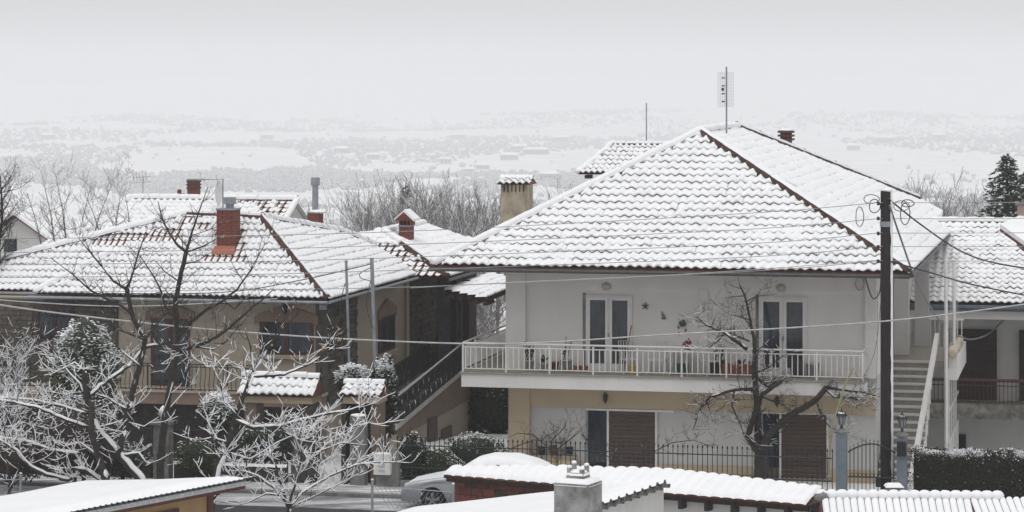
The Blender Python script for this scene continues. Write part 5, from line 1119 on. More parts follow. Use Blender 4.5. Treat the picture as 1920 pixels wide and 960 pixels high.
# ================================================================== things on the balcony
GB = 'potted plants and pots on the balcony'
TERRA = M('pot_terracotta', (.27, .09, .05), .8, (.18, .06, .04), 6); POTW = M('pot_white', (.50, .49, .47), .7, (.36, .35, .34), 4); PLW = M('plastic_white', (.66, .66, .65), .5)
def pot(px, q, r0, h, m, label, plant=None, sq=0, z0=ZS):
    p = at(px, 690, q)[0]; t = thing('plant_pot', label, 'pot', (p, q, z0), GB); b = MB(); b.smooth = not sq
    if sq: b.add([(p + s * sq * f, q + y * r0 * f, z0 + z) for z, f in ((0, .88), (h, 1)) for s, y in ((-1, -1), (1, -1), (1, 1), (-1, 1))], [(0, 3, 2, 1), (4, 5, 6, 7), (0, 1, 5, 4), (1, 2, 6, 5), (2, 3, 7, 6), (3, 0, 4, 7)])
    else: b.lathe((p, q, z0), [(r0 * .72, 0), (r0, h * .92), (r0 * 1.1, h * .93), (r0 * 1.1, h), (r0 * .9, h)], 14)
    obj('pot', b, m, t)
    if plant:
        kind, ph, col_ = plant; r = random.Random(int(px)); b = MB()
        for i in range(kind):
            x, y = p + r.uniform(-.7, .7) * max(r0, sq) * .8, q + r.uniform(-.5, .5) * r0; tip = (x + r.uniform(-.15, .15), y + r.uniform(-.1, .1), z0 + h + ph * r.uniform(.5, 1)); b.tube([(x, y, z0 + h - .03), tip], .010, 4, mi=0)
            for k in range(5): c = Vector((x, y, z0 + h)).lerp(Vector(tip), r.uniform(.3, 1)); d = Vector((r.uniform(-1, 1), r.uniform(-1, 1), r.uniform(-.3, 1))) * .09; e = d.orthogonal().normalized() * .035; b.add([c, c + d * .5 + e, c + d, c + d * .5 - e], [(0, 1, 2, 3)], mi=1)
        obj('plant', b, [BARK, col_], t)
pot(993, .75, .13, .3, POTW, 'pale pot with brown broom-like twigs at the white pier', (9, .55, LEAFB)); pot(1019, .7, .15, .24, POTW, 'squat pale pot with dry sprigs', (5, .2, LEAFD)); pot(1040, .85, .13, .26, TERRA, 'dark terracotta pot half hidden behind pale urn')
pot(1062, .65, .19, .36, POTW, 'largest pale urn with thin upright plant', (4, .75, LEAFD)); pot(1086, .75, .12, .17, TERRA, 'low terracotta trough near the balcony door', None, sq=.26)
pot(1280, .75, .13, .3, M('pot_green', (.03, .10, .075), .6), 'green tub under the white table', None, sq=.16)
pot(1345, .8, .15, .42, M('pot_black', (.03, .033, .04), .6), 'black planter with snowy shrub behind the bare tree', (10, .55, LEAFD), sq=.2); pot(1368, .7, .14, .34, TERRA, 'terracotta planter box beside black planter', None, sq=.2); pot(1396, .7, .14, .32, TERRA, 'wider terracotta planter box behind tree trunk', (5, .15, LEAFB), sq=.26)
pot(1524, .7, .2, .42, POTW, 'white tapered tub standing alone right of the second door'); pot(1494, .75, .15, .5, MATS['pot_black'], 'dark bin in front of the second door', None, sq=.18)
def chair(px, q, label, rot):
    p = at(px, 690, q)[0]; t = thing('garden_chair', label, 'chair', (p, q, ZS), 'white garden chairs on the balcony'); c, s = math.cos(rot), math.sin(rot)
    def X(v): return (p + v[0] * c - v[1] * s, q + v[0] * s + v[1] * c, ZS + v[2])
    def part(nm, segs, r=.016):
        b = MB()
        for sg in segs: b.tube([X(v) for v in sg], r, 5)
        obj(nm, b, PLW, t)
    for sx in (-1, 1):
        part('leg', [[(sx * .25, -.22, 0), (sx * .24, -.2, .42)]], .018); part('leg', [[(sx * .25, .25, 0), (sx * .22, .2, .42)]], .018); part('armrest', [[(sx * .26, -.2, .42), (sx * .27, -.2, .63), (sx * .27, .2, .65)]], .018)
    b = MB(); b.add([X((sx * .23, sy * .22, z)) for z in (.40, .43) for sx, sy in ((-1, -1), (1, -1), (1, 1), (-1, 1))], [(0, 3, 2, 1), (4, 5, 6, 7), (0, 1, 5, 4), (1, 2, 6, 5), (2, 3, 7, 6), (3, 0, 4, 7)]); obj('seat', b, PLW, t)
    part('backrest', [[(-.22, .2, .43), (-.24, .3, .92), (.24, .3, .92), (.22, .2, .43)]] + [[(-.16 + .08 * i, .21, .43), (-.16 + .08 * i, .3, .9)] for i in range(5)], .013)
chair(1180, .62, 'white garden chair with fan back beside the red broom', .5); chair(1232, .62, 'white garden chair between the fan-backed one and the table', -.1); chair(1330, .6, 'white garden chair turned sideways right of the table', -.9)
p = at(1275, 690, .6)[0]; t = thing('garden_table', 'white garden table with a small flower pot on top', 'table', (p, .6, ZS)); obj('table_top', MB().lathe((p, .6, ZS + .68), [(.42, 0), (.44, .02), (.42, .04)], 18), PLW, t)
for k in range(4): a = math.pi / 4 + k * math.pi / 2; obj('leg', MB().tube([(p + .38 * math.cos(a), .6 + .38 * math.sin(a), ZS), (p + .2 * math.cos(a), .6 + .2 * math.sin(a), ZS + .68)], .018, 5), PLW, t)
pot(1290, .6, .08, .1, TERRA, 'small pot of red flowers on the white table', (6, .18, M('red_petals', (.35, .03, .05), .6)), z0=ZS + .72)
b = MB(); a0 = at(1168, 700, .5); b.tube([(a0[0], .6, ZS + .02), at(1184, 610, .85)], .018, 5); t = tag(obj('broom', b, M('red_handle', (.33, .06, .04), .5)), 'red-handled broom leaning by the first balcony door', 'broom')
pb = at(1186, 690, .45); b = MB(); b.lathe((pb[0], .45, ZS), [(.09, 0), (.12, .22), (.13, .22), (.12, .24)], 12); tag(obj('bucket', b, M('yellow_plastic', (.55, .42, .04), .5)), 'small yellow bucket on the balcony floor', 'bucket')
# wall ornaments
st = at(1210, 574, QF + .14); b = MB(); b.slab([(st[0] + (.13 if k % 2 == 0 else .04) * math.sin(k * math.pi / 5), QF + .14, st[2] + (.13 if k % 2 == 0 else .04) * math.cos(k * math.pi / 5)) for k in range(10)], (0, -.03, 0)); tag(obj('starfish_ornament', b, M('blue_ornament', (.05, .085, .11), .6)), 'dark blue starfish ornament on the white wall', 'ornament')
st = at(1244, 591, QF + .14); t = thing('sailboat_ornament', 'little sailing boat ornament below the starfish', 'ornament', (st[0], QF + .13, st[2])); obj('sail', MB().slab([(st[0] - .06, QF + .14, st[2] + .13), (st[0] + .07, QF + .14, st[2] - .06), (st[0] - .04, QF + .14, st[2] - .06)], (0, -.02, 0)), CONC, t); obj('hull', MB().slab([(st[0] - .06, QF + .14, st[2] - .07), (st[0] + .09, QF + .14, st[2] - .07), (st[0] + .05, QF + .14, st[2] - .12), (st[0] - .03, QF + .14, st[2] - .12)], (0, -.04, 0)), TERRA, t)
st = at(1280, 606, QF + .12); t = thing('shell_chime', 'round dark wind chime with dangling shells on the wall', 'ornament', (st[0], QF + .1, st[2])); b = MB(); b.smooth = True; b.blob((st[0], QF + .08, st[2]), .11, .06, .10, amp=.3, seed=2); obj('dome', b, MATS['blue_ornament'], t)
for dx, dz in ((-.12, -.12), (.09, -.2), (-.1, -.3)): b = MB(); b.blob((st[0] + dx, QF + .1, st[2] + dz), .03, .02, .05, amp=.2); obj('shell', b, TERRA, t)
# shelf of pots at the ground floor window
for i, (px, m, h) in enumerate(((1003, M('pot_cream', (.42, .36, .26), .8), .3), (1016, MATS['pot_black'], .2), (1037, TERRA, .24), (1052, POTW, .2), (1068, MATS['pot_black'], .2))):
    p = at(px, 850, .9)[0]; b = MB(); b.smooth = True; z = at(px, 851, .9)[2]; b.lathe((p, .9, z), [(.09, 0), (.12, h), (.13, h), (.1, h * .96)], 12)
    tag(obj('flower_pot', b, m), ['cream jar at the end of the ground-floor pot shelf', 'black pot next to the cream jar on the pot shelf', 'terracotta pot in the middle of the pot shelf', 'white pot beside the terracotta one on the pot shelf', 'black pot at the door end of the pot shelf'][i], 'pot', 'pots on the ground-floor shelf')
pa, pb = at(995, 852, .9), at(1080, 852, .9); t = thing('pot_shelf', 'low cream masonry shelf carrying pots by the dark door', 'shelf', ((pa[0] + pb[0]) / 2, .9, 0)); obj('top', MB().box(pa[0], pb[0], .75, 1.1, pa[2] - .05, pa[2] - .004), MORTL, t); obj('support', MB().box(pa[0] + .05, pb[0] - .05, .8, 1.1, -.2, pa[2] - .052), CREAM, t)
# ================================================================== bare snowy trees
class TreeMesh:
    def __init__(s): s.trunk = MB(W); s.br = MB(W); s.snow = MB(W); s.trunk.smooth = s.br.smooth = s.snow.smooth = True
def resample(P, R_, step):
    out, rr = [], []
    for i in range(len(P) - 1):
        n = max(1, int((P[i + 1] - P[i]).length / step))
        for k in range(n): t = k / n; out.append(P[i].lerp(P[i + 1], t)); rr.append(R_[i] + (R_[i + 1] - R_[i]) * t)
    return out + [P[-1]], rr + [R_[-1]]
def lay_snow(T, P, rr, amt, r):
    """snow ridge along the upper side of every limb that is not too steep, broken into runs"""
    run, rad = [], []
    def flush():
        if len(run) > 1: rad[0] *= .4; rad[-1] *= .4; T.snow.tube(run, list(rad), 5, cap=True)
        run.clear(); rad.clear()
    amt0 = amt
    for i in range(len(P)):
        amt = amt0 * (1 - .72 * min(1, max(0, (P[i].z - 4.4) / 1.0)))     # wind has cleared the tops
        a, b = P[max(0, i - 1)], P[min(len(P) - 1, i + 1)]; d = (b - a); d = d.normalized() if d.length > 0 else Vector((0, 0, 1))
        st = abs(d.z); keep = (st < .9 or r.random() < amt * .55) and r.random() < min(1, .15 + .9 * amt)
        if not keep: flush(); continue
        side = Vector((.55, -.55, 0)) * st
        k = max(rr[i], .008); th = (k * .5 + .009) * (1.15 - st * .55) * amt
        run.append(P[i] + Vector((0, 0, k * .8 * (1 - st * .6))) + side * k * .8); rad.append(max(.0050 * (.5 + .5 * amt), min(k * .72, k * .5 + th * .4) + th * .22))
    flush()
def grow(T, a, d, L, r0, lev, r, amt, up=.35, dens=1.0):
    n = max(3, int(L / .09)); P = [a.copy()]; d = d.normalized(); rr = [r0]
    for i in range(n):
        d = (d + Vector((r.uniform(-1, 1), r.uniform(-1, 1), r.uniform(-.8, 1) + up)) * .125).normalized(); P.append(P[-1] + d * (L / n)); rr.append(max(.0035, r0 * (1 - .75 * (i + 1) / n)))
    T.br.tube(P, rr, 4, cap=False); lay_snow(T, P, rr, amt, r)
    if lev > 0:
        for _ in range(int(L * (6.5 if lev > 1 else 5) * dens * r.uniform(.7, 1.3))):
            k = r.randrange(1, len(P) - 1); e = Vector((r.uniform(-1, 1), r.uniform(-1, 1), r.uniform(-.3, 1))).normalized()
            grow(T, P[k], (d * .5 + e), L * r.uniform(.25, .6), rr[k] * .7, lev - 1, r, amt, up, dens)
def limb(T, pts, Y, r0, r1, r, amt, twigs=1.0, tw_len=.7, trunk=False, dY=0., up=.35, dens=1.0):
    """pts: photo-measured joints of one limb, Y its distance, dY how it leans away along its length"""
    n = len(pts); P = [Vector(atY(x, y, Y + dY * i / max(1, n - 1) + (r.uniform(-.12, .12) if 0 < i else 0))) for i, (x, y) in enumerate(pts)]
    P, rr = resample(P, [r1 + (r0 - r1) * (1 - i / (n - 1)) ** (1.5 if trunk else 1) for i in range(n)], .12)
    P = [p + Vector((r.uniform(-1, 1), r.uniform(-1, 1), r.uniform(-1, 1))) * min(.012, q * .25) for p, q in zip(P, rr)]
    (T.trunk if trunk else T.br).tube(P, rr, 8 if r0 > .05 else 6, cap=True); lay_snow(T, P, rr, amt, r)
    L = sum((P[i + 1] - P[i]).length for i in range(len(P) - 1))
    for _ in range(int(L * 4.0 * twigs)):
        k = r.randrange(1, len(P)); d = (P[min(k + 1, len(P) - 1)] - P[k - 1]).normalized(); e = Vector((r.uniform(-1, 1), r.uniform(-1, 1), r.uniform(-.5, 1))).normalized()
        grow(T, P[k], d * .45 + e, tw_len * r.uniform(.45, 1.5), min(.0125, rr[k] * .5), 2 if r.random() < .6 else 1, r, amt, up, dens)
def finish(T, label, cat='tree', bark=BARK, group=None, extra=None):
    v = np.array(T.trunk.v); i = v[:, 2].argmin(); t = thing('fruit_tree', label, cat, (v[i][0], v[i][1], 0), group, T=W)
    obj('trunk', T.trunk, bark, t)
    if T.br.f: obj('branches', T.br, bark, t, kind='stuff')
    if T.snow.f: obj('snow', T.snow, SNOW, t, kind='stuff')
    return t
r = random.Random(21)
# T1: wide tree left
T = TreeMesh(); Y = 67.0; A1 = 1.0
limb(T, [(275, 960), (270, 906), (225, 855), (180, 802), (161, 750), (159, 697)], Y, .13, .075, r, A1, .5, .6, True)
limb(T, [(205, 960), (202, 909), (184, 855), (171, 810), (172, 752)], Y - .3, .115, .07, r, A1, .5, .6, True)
for pts, r0, r1, dy in (([(221, 859), (240, 769), (262, 686), (272, 637), (251, 600), (236, 541)], .085, .05, .4), ([(236, 541), (245, 527), (259, 477), (273, 435)], .04, .012, .1), ([(236, 541), (213, 527), (170, 474), (149, 449)], .04, .01, -.2), ([(248, 590), (227, 573), (170, 545), (135, 513), (96, 484)], .04, .01, -.4),
        ([(165, 745), (187, 724), (240, 686), (270, 652), (297, 648)], .07, .045, .3), ([(297, 648), (320, 640), (333, 659)], .04, .02, .2), ([(165, 802), (124, 787), (75, 765), (22, 754), (-30, 748)], .05, .03, -.6), ([(161, 776), (112, 761), (56, 750), (-30, 743)], .045, .025, .5), ([(202, 907), (161, 881), (135, 879)], .06, .04, -.3), ([(135, 879), (146, 889), (127, 900), (86, 890), (52, 870), (30, 844), (-10, 820)], .06, .035, -.5),
        ([(150, 851), (94, 844), (56, 829), (11, 823), (-30, 815)], .045, .03, .3), ([(161, 750), (150, 720), (127, 697), (109, 667), (75, 619)], .04, .012, .2), ([(159, 697), (140, 680), (100, 700), (80, 680)], .03, .01, -.2), ([(240, 769), (200, 745), (160, 735), (110, 740)], .035, .012, .2), ([(262, 686), (230, 660), (210, 640), (180, 620)], .03, .01, -.3), ([(272, 637), (300, 600), (330, 570), (345, 560)], .035, .012, .2), ([(272, 637), (240, 625), (215, 615), (198, 600)], .03, .01, -.2), ([(183, 802), (230, 790), (270, 800), (300, 780)], .03, .01, .2), ([(225, 855), (260, 850), (275, 870)], .05, .03, 0), ([(184, 855), (150, 830), (120, 838), (90, 820)], .035, .012, .3)):
    limb(T, pts, Y, r0, r1, r, A1, 1.7, .62, dY=dy)
finish(T, 'spreading fruit tree with snow-laden crooked limbs in front of the clipped conifer')
# T2: upright dark tree
T = TreeMesh(); Y = 68.5
limb(T, [(300, 960), (300, 900), (302, 840), (311, 772), (326, 690), (332, 637), (329, 562), (340, 512), (349, 473)], Y, .115, .055, r, .5, .5, .6, True)
for pts, r0, r1, dy in (([(349, 473), (329, 456), (308, 420), (296, 378)], .04, .01, .2), ([(349, 473), (358, 442), (372, 399), (390, 350)], .045, .008, .1), ([(349, 473), (380, 462), (404, 449)], .03, .01, -.2), ([(332, 660), (365, 650), (399, 636), (429, 616), (454, 593), (475, 574), (491, 563), (512, 543)], .055, .012, -.4), ([(334, 632), (360, 602), (390, 579), (420, 563), (445, 542), (471, 505), (496, 459)], .055, .01, .3), ([(330, 600), (310, 575), (300, 540), (280, 505), (262, 480)], .035, .01, .2), ([(365, 650), (400, 655), (425, 640), (450, 610)], .025, .01, .2), ([(326, 690), (350, 672), (385, 668)], .025, .01, -.2), ([(311, 772), (340, 740), (365, 712)], .03, .01, .2), ([(329, 562), (310, 545), (290, 550)], .02, .008, 0), ([(358, 442), (395, 430), (410, 410)], .015, .006, 0), ([(420, 563), (440, 580), (460, 555)], .02, .008, 0), ([(345, 495), (370, 490), (400, 470)], .02, .006, .1), ([(338, 530), (310, 510), (292, 490)], .02, .007, .1)):
    limb(T, pts, Y, r0, r1, r, .75, 1.7, .55, dY=dy)
finish(T, 'tall upright dark-stemmed fruit tree reaching up to the brick chimney')
# T3: low tree with arching snowy limbs and persimmons
T = TreeMesh(); Y = 66.0
limb(T, [(395, 960), (408, 877), (429, 831), (442, 777), (458, 739)], Y, .1, .06, r, 1.1, .8, .6, True)
L3 = (([(458, 739), (475, 697), (508, 643), (542, 585)], .055, .012, .2), ([(508, 643), (530, 620), (562, 583)], .03, .01, -.1), ([(442, 790), (475, 802), (525, 800), (567, 787), (608, 777), (658, 768), (700, 752)], .06, .015, -.3), ([(458, 739), (475, 706), (533, 702), (583, 681), (612, 660), (619, 631)], .05, .012, .3), ([(612, 660), (640, 640), (650, 615)], .02, .008, .1), ([(430, 850), (470, 862), (520, 830), (560, 812), (600, 800)], .04, .012, .3), ([(420, 870), (400, 840), (395, 800), (380, 760)], .03, .01, -.2), ([(429, 831), (400, 820), (375, 825)], .03, .01, 0), ([(442, 777), (420, 750), (412, 715), (395, 680)], .03, .008, .2), ([(525, 800), (560, 825), (590, 830), (625, 815)], .025, .01, -.2), ([(475, 697), (470, 650), (460, 620)], .03, .008, 0))
for pts, r0, r1, dy in L3: limb(T, pts, Y, r0, r1, r, 1.1, 1.8, .6, dY=dy)
t = finish(T, 'low fruit tree with arching white limbs and a few orange fruits before gate roofs')
FR = M('orange_fruit', (.48, .22, .05), .6, (.36, .15, .04), 12)
tips = [v for v in T.br.v if atY(500, 0, v[1])[0] < v[0] < atY(700, 0, v[1])[0] and v[2] > 1.6]
for i in range(16):
    c = r.choice(tips); b = MB(W); b.smooth = True; b.blob((c[0], c[1], c[2] - .03), .032, .032, .034, amp=.05, sub=2); obj('fruit', b, FR, t)
# T4: low spreading shrub-tree by the road
T = TreeMesh(); Y = 65.2
limb(T, [(542, 1000), (542, 952), (530, 930)], Y, .07, .05, r, 1, .5, .6, True)
for pts, r0, r1, dy in (([(542, 952), (567, 922), (617, 893), (667, 872), (708, 866), (771, 868)], .04, .01, -.2), ([(538, 945), (525, 922), (483, 893), (450, 880), (420, 850)], .045, .015, .2), ([(540, 950), (560, 890), (590, 850), (640, 830), (690, 835)], .035, .008, .2), ([(535, 935), (520, 880), (505, 840), (500, 800)], .035, .01, .1), ([(542, 952), (590, 930), (640, 905), (690, 880)], .03, .01, .2), ([(530, 930), (500, 925), (470, 940), (440, 950)], .03, .01, 0), ([(560, 890), (565, 850), (560, 820), (570, 790)], .025, .008, 0), ([(590, 905), (600, 870), (630, 850), (660, 800), (700, 790)], .025, .006, .2), ([(480, 895), (440, 900), (410, 895), (380, 900)], .03, .01, 0)):
    limb(T, pts, Y, r0, r1, r, 1.1, 2.2, .55, dY=dy)
finish(T, 'low tangled snow-white sapling thicket beside the wet road and wire fence')
# dense twigs at far left edge
T = TreeMesh(); Y = 69
limb(T, [(20, 960), (15, 880), (5, 780)], Y, .06, .03, r, 1, 1, .7, True)
for k in range(9): x = r.uniform(-20, 70); limb(T, [(15, 860 - k * 12), (x * .6, 760 - k * 14), (x, 680 - k * 6)], Y, .02, .006, r, .8, 2.4, .6)
finish(T, 'fine-twigged frosty bush tree in front of the dark grilled window')
# tree before the white house
T = TreeMesh(); Y = 75.0; r = random.Random(8)
limb(T, [(1424, 925), (1423, 895), (1422, 840), (1420, 760), (1414, 700), (1415, 645), (1407, 600), (1397, 555), (1387, 535)], Y, .17, .02, r, .12, 1.3, .5, True, up=.2)
for pts, r0, r1, dy, am in (([(1423, 850), (1402, 820), (1415, 775), (1430, 740), (1465, 715)], .10, .05, -.3, .3), ([(1424, 850), (1440, 815), (1480, 780), (1530, 750), (1550, 725)], .12, .07, .2, .35), ([(1550, 725), (1580, 732), (1615, 735), (1652, 745)], .05, .012, -.3, .8), ([(1548, 730), (1565, 745), (1600, 745), (1640, 770)], .035, .01, .2, .8), ([(1414, 730), (1380, 730), (1330, 745), (1312, 770), (1300, 805)], .055, .012, -.3, .5), ([(1378, 730), (1372, 760), (1390, 800), (1396, 820)], .03, .01, -.2, .8), ([(1400, 655), (1360, 625), (1325, 610), (1304, 593)], .055, .012, -.3, .9), ([(1360, 625), (1345, 640), (1330, 652)], .025, .01, 0, .9), ([(1405, 640), (1370, 625), (1345, 630)], .03, .01, .2, .6), ([(1414, 700), (1440, 690), (1468, 668)], .03, .01, .2, .5), ([(1412, 690), (1425, 715), (1440, 725), (1465, 712)], .05, .03, -.2, .7), ([(1407, 600), (1380, 592), (1365, 590)], .02, .006, 0, .1), ([(1400, 565), (1420, 555), (1425, 545)], .02, .006, 0, .1), ([(1395, 555), (1375, 556), (1360, 560)], .018, .005, 0, .1), ([(1430, 745), (1470, 760), (1490, 780)], .025, .008, .2, .3), ([(1530, 750), (1540, 780), (1555, 800), (1585, 815)], .03, .008, -.2, .5), ([(1412, 660), (1430, 650), (1450, 655)], .025, .008, 0, .5)):
    limb(T, pts, Y, r0, r1, r, am * .7, 2.8, .55, dY=dy, up=-.05, dens=1.3)
finish(T, 'dark pruned tree with one crooked limb in front of the white house balcony')
# bare creeper twigs behind the house fence
T = TreeMesh(); r = random.Random(3)
limb(T, [(1045, 900), (1046, 850), (1040, 820)], 74.6, .02, .01, r, .1, 2, .6, True)
for pts in ([(1040, 850), (1000, 815), (970, 812), (950, 822)], [(1042, 845), (1080, 815), (1090, 805), (1110, 850)], [(1090, 815), (1130, 850), (1180, 880)], [(1030, 830), (1060, 800), (1062, 790)], [(1200, 860), (1260, 830), (1300, 825), (1340, 840)], [(960, 840), (1000, 825), (1050, 830)]): limb(T, pts, 74.6, .016, .006, r, .15, 2.5, .45)
finish(T, 'leafless brown creeper stems tangled over the house fence', 'creeper')
# mid-distance saplings at left behind the stone house
r = random.Random(5)
for i, (x0, yb, yt, lean) in enumerate(((105, 470, 320, -28), (125, 455, 330, -20), (145, 470, 350, 25), (190, 450, 365, -30), (215, 445, 370, 10), (170, 465, 345, 40), (80, 470, 360, -30), (245, 440, 365, -10))):
    T = TreeMesh(); Y = 90 + i; limb(T, [(x0, yb + 90), (x0, yb), (x0 + lean * .4, (yb + yt) / 2), (x0 + lean, yt)], Y, .05, .008, r, .3, 1.6, .8, True, up=.6)
    t = finish(T, 'thin leafless sapling rising behind the snowy roof corner', bark=BARKG, group='saplings behind the stone house roof'); t.name = 'sapling'
# dark twiggy tree top at the left edge
T = TreeMesh(); limb(T, [(-10, 600), (-5, 480), (5, 400), (0, 330)], 84, .1, .02, r, .3, 2.5, .9, True)
for k in range(7): limb(T, [(-5, 500 - k * 22), (15, 470 - k * 22), (25 + r.uniform(-10, 12), 440 - k * 20)], 84, .025, .006, r, .3, 3, .5)
finish(T, 'dark twiggy tree crossing the small gabled cottage wall')
# ---- grove of leafless trees in the mist behind the roofs
def bare_proto(seed, h, amt):
    T = TreeMesh(); r = random.Random(seed); P = [Vector((0, 0, 0))]
    for i in range(6): P.append(P[-1] + Vector((r.uniform(-.12, .12) * h * .1, r.uniform(-.1, .1) * h * .1, h * .13)))
    rr = [.16 * (1 - i / 9) for i in range(7)]; T.trunk.tube(P, rr, 6)
    def br(a, d, L, r0, lev):
        n = 5; Q = [a.copy()]; d = d.normalized(); R2 = [r0]
        for i in range(n): d = (d + Vector((r.uniform(-1, 1), r.uniform(-1, 1), r.uniform(-.4, 1.1))) * .22).normalized(); Q.append(Q[-1] + d * L / n); R2.append(max(.009, r0 * (1 - .7 * (i + 1) / n)))
        T.br.tube(Q, R2, 4, cap=False)
        if r.random() < amt: T.snow.tube([q + Vector((0, 0, s * .7)) for q, s in zip(Q, R2)], [s * .8 for s in R2], 4, cap=False)
        if lev:
            for _ in range(6 if lev > 1 else 7): k = r.randrange(1, n + 1); br(Q[k], d + Vector((r.uniform(-1, 1), r.uniform(-1, 1), r.uniform(-.2, .9))) * .9, L * r.uniform(.4, .65), R2[k] * .7, lev - 1)
    for i in range(9): k = r.randrange(2, 7); a = r.uniform(0, 6.28); br(P[k], Vector((math.cos(a), math.sin(a), r.uniform(.5, 1.3))), h * r.uniform(.28, .48), .07, 2)
    br(P[-1], Vector((0, 0, 1)), h * .35, .06, 2); return T
PROT = []
for sd, amt in ((1, .45), (2, .6), (3, .4)):
    T = bare_proto(sd, 9.0, amt); PROT.append([mesh_of(m, mt, (0, 0, 0)) for m, mt in ((T.trunk, BARKG), (T.br, BARKG), (T.snow, SNOW))])
r = random.Random(77)
def plant_bare(x, ytop, Y, label, group):
    X, _, zt = atY(x, ytop, Y); zg = gz(X, Y) - .2; h = (zt - zg) / 11.4; k = r.randrange(3)
    t = thing('bare_tree', label, 'tree', (X, Y, zg), group, T=W)
    m = Matrix.Translation((X, Y, zg)) @ Matrix.Rotation(r.uniform(0, 6.28), 4, 'Z') @ Matrix.Diagonal((h * 1.05, h * 1.05, h, 1))
    for nm, me in zip(('trunk', 'branches', 'snow'), PROT[k]):
        if len(me.polygons):
            o = inst(nm, me, t, m)
            if nm != 'trunk': o['kind'] = 'stuff'
for i in range(34):
    x = 650 + (i * 67.7) % 285; yt = 355 + 26 * abs((x - 800) / 150) ** 1.5 + r.uniform(-4, 30); plant_bare(x, yt, r.uniform(125, 185), 'leafless grey tree in the misty grove behind the roofs', 'leafless grove behind the roofs')
for x, yt, Y in ((1700, 360, 190), (1722, 350, 200), (1745, 356, 185), (1790, 372, 180), (1815, 362, 190), (1835, 375, 170), (1770, 380, 175), (1062, 358, 230), (1040, 364, 220), (1085, 366, 240)): plant_bare(x, yt, Y, 'pale leafless tree fading in mist beside the conifer' if x > 1400 else 'pale leafless tree behind the stained chimney', 'misty trees by the conifer' if x > 1400 else 'misty trees behind the chimney')
# ---- conifers: trunk plus drooping boughs of needle cards with snow
def conifer(X, Y, zb, h, rad, label, mat=LEAFD, seed=1, snow=.25, dens=1.0):
    r = random.Random(seed); t = thing('conifer', label, 'tree', (X, Y, zb), T=W)
    obj('trunk', MB(W).tube([(X, Y, zb), (X, Y, zb + h)], [rad * .1, .02], 6), BARK, t); cr = MB(W)
    n = int(h * 26 * dens)
    for i in range(n):
        u = i / n; z = zb + h * (.06 + .93 * u); L = rad * (1 - u) ** .8 * r.uniform(.55, 1.1) + .12; a = i * 2.399 + r.uniform(-.3, .3); dx, dy = math.cos(a), math.sin(a)
        for k in range(7):
            f = (k + 1) / 7; c = Vector((X + dx * L * f, Y + dy * L * f, z - L * .25 * f * f + .08 * L)); s = .2 + .28 * L * (1 - f * .6) * .5
            for m in range(3):
                d = Vector((dx + r.uniform(-.9, .9), dy + r.uniform(-.9, .9), r.uniform(-.5, .35))).normalized() * s; e = d.cross(Vector((r.uniform(-.5, .5), r.uniform(-.5, .5), 1))).normalized() * s * .32
                cr.add([c - e * .5, c + d * .6 + e, c + d, c + d * .6 - e], [(0, 1, 2, 3)], mi=1 if (r.random() < snow) else 0)
    obj('crown', cr, [mat, SNOW], t)
c = atY(1888, 288, 135); conifer(c[0], 135, gz(c[0], 135), c[2] - gz(c[0], 135), 5.0, 'dark spire-shaped conifer standing in mist above long tiled roof', seed=2, snow=.12)
c = atY(1925, 320, 138); conifer(c[0], 138, gz(c[0], 138), c[2] - gz(c[0], 138), 5.2, 'second dark conifer cut by the picture edge beside the spire-shaped one', seed=3, snow=.12)
c = atY(760, 345, 160); conifer(c[0], 160, gz(c[0], 160), c[2] - gz(c[0], 160), 1.6, 'small pale conifer rising from the leafless grove', seed=4, snow=.2, dens=.6)
# ---- shrubs of leaf cards with snow lying on the upper leaves
def shrub(T_, c, rx, ry, rz, label, mat=LEAFD, n=1500, leaf=.07, snow=.5, seed=1, top=1.0, name='shrub', cat='shrub', shape=None, droop=0.):
    r = random.Random(seed); t = thing(name, label, cat, (c[0], c[1], 0), T=T_); b = MB(T_)
    for i in range(n):
        v = Vector((r.gauss(0, 1), r.gauss(0, 1), r.gauss(0, 1))).normalized(); k = r.uniform(.72, 1.02) * (1 + .22 * noise.noise(v * 2.3 + Vector((seed, 0, 0))))
        if shape: k *= shape(v.z)
        q = Vector((c[0] + v.x * rx * k, c[1] + v.y * ry * k, c[2] + v.z * rz * min(k, 1.05)))
        d = (v + Vector((r.uniform(-1, 1), r.uniform(-1, 1), r.uniform(-1, 1) - droop)) * .8).normalized() * leaf * r.uniform(.7, 1.4); e = d.cross(Vector((r.uniform(-1, 1), r.uniform(-1, 1), 1))).normalized() * leaf * .45
        sn = v.z * .7 + noise.noise(q * 5) * .7 + r.uniform(-.3, .3) > (1 - snow * 1.5)
        if sn: q = q + Vector((0, 0, leaf * .3)); e = Vector((e.x, e.y, e.z * .3)); d = Vector((d.x, d.y, d.z * .35))
        b.add([q, q + d * .5 + e, q + d, q + d * .5 - e], [(0, 1, 2, 3)], mi=1 if sn else 0)
    obj('crown', b, [mat, SNOW], t); core = MB(T_); core.blob(c, rx * .72, ry * .72, rz * .74, amp=.3, seed=seed); obj('inner_twigs', core, LEAFD if mat is not LEAFB else LEAFB, t)
    st = MB(T_); st.tube([(c[0], c[1], -.1), (c[0], c[1], c[2])], .06, 6); obj('stem', st, BARK, t); return t
c = atYv(157, 700, 74.0); shrub(V, (c[0], c[1], (c[2] + .15)), 1.0, .8, 1.75, 'tall clipped olive-green conifer powdered with snow', LEAFO, 5200, .10, .62, 3, shape=lambda z: 1 - .28 * max(0, z) - .0 * z, droop=.3)
c = atYv(140, 800, 73); shrub(V, (c[0], c[1], c[2] - .2), 1.35, .8, 1.1, 'brownish dense shrub with snow beneath the tall clipped conifer', LEAFB, 4200, .075, .55, 5)
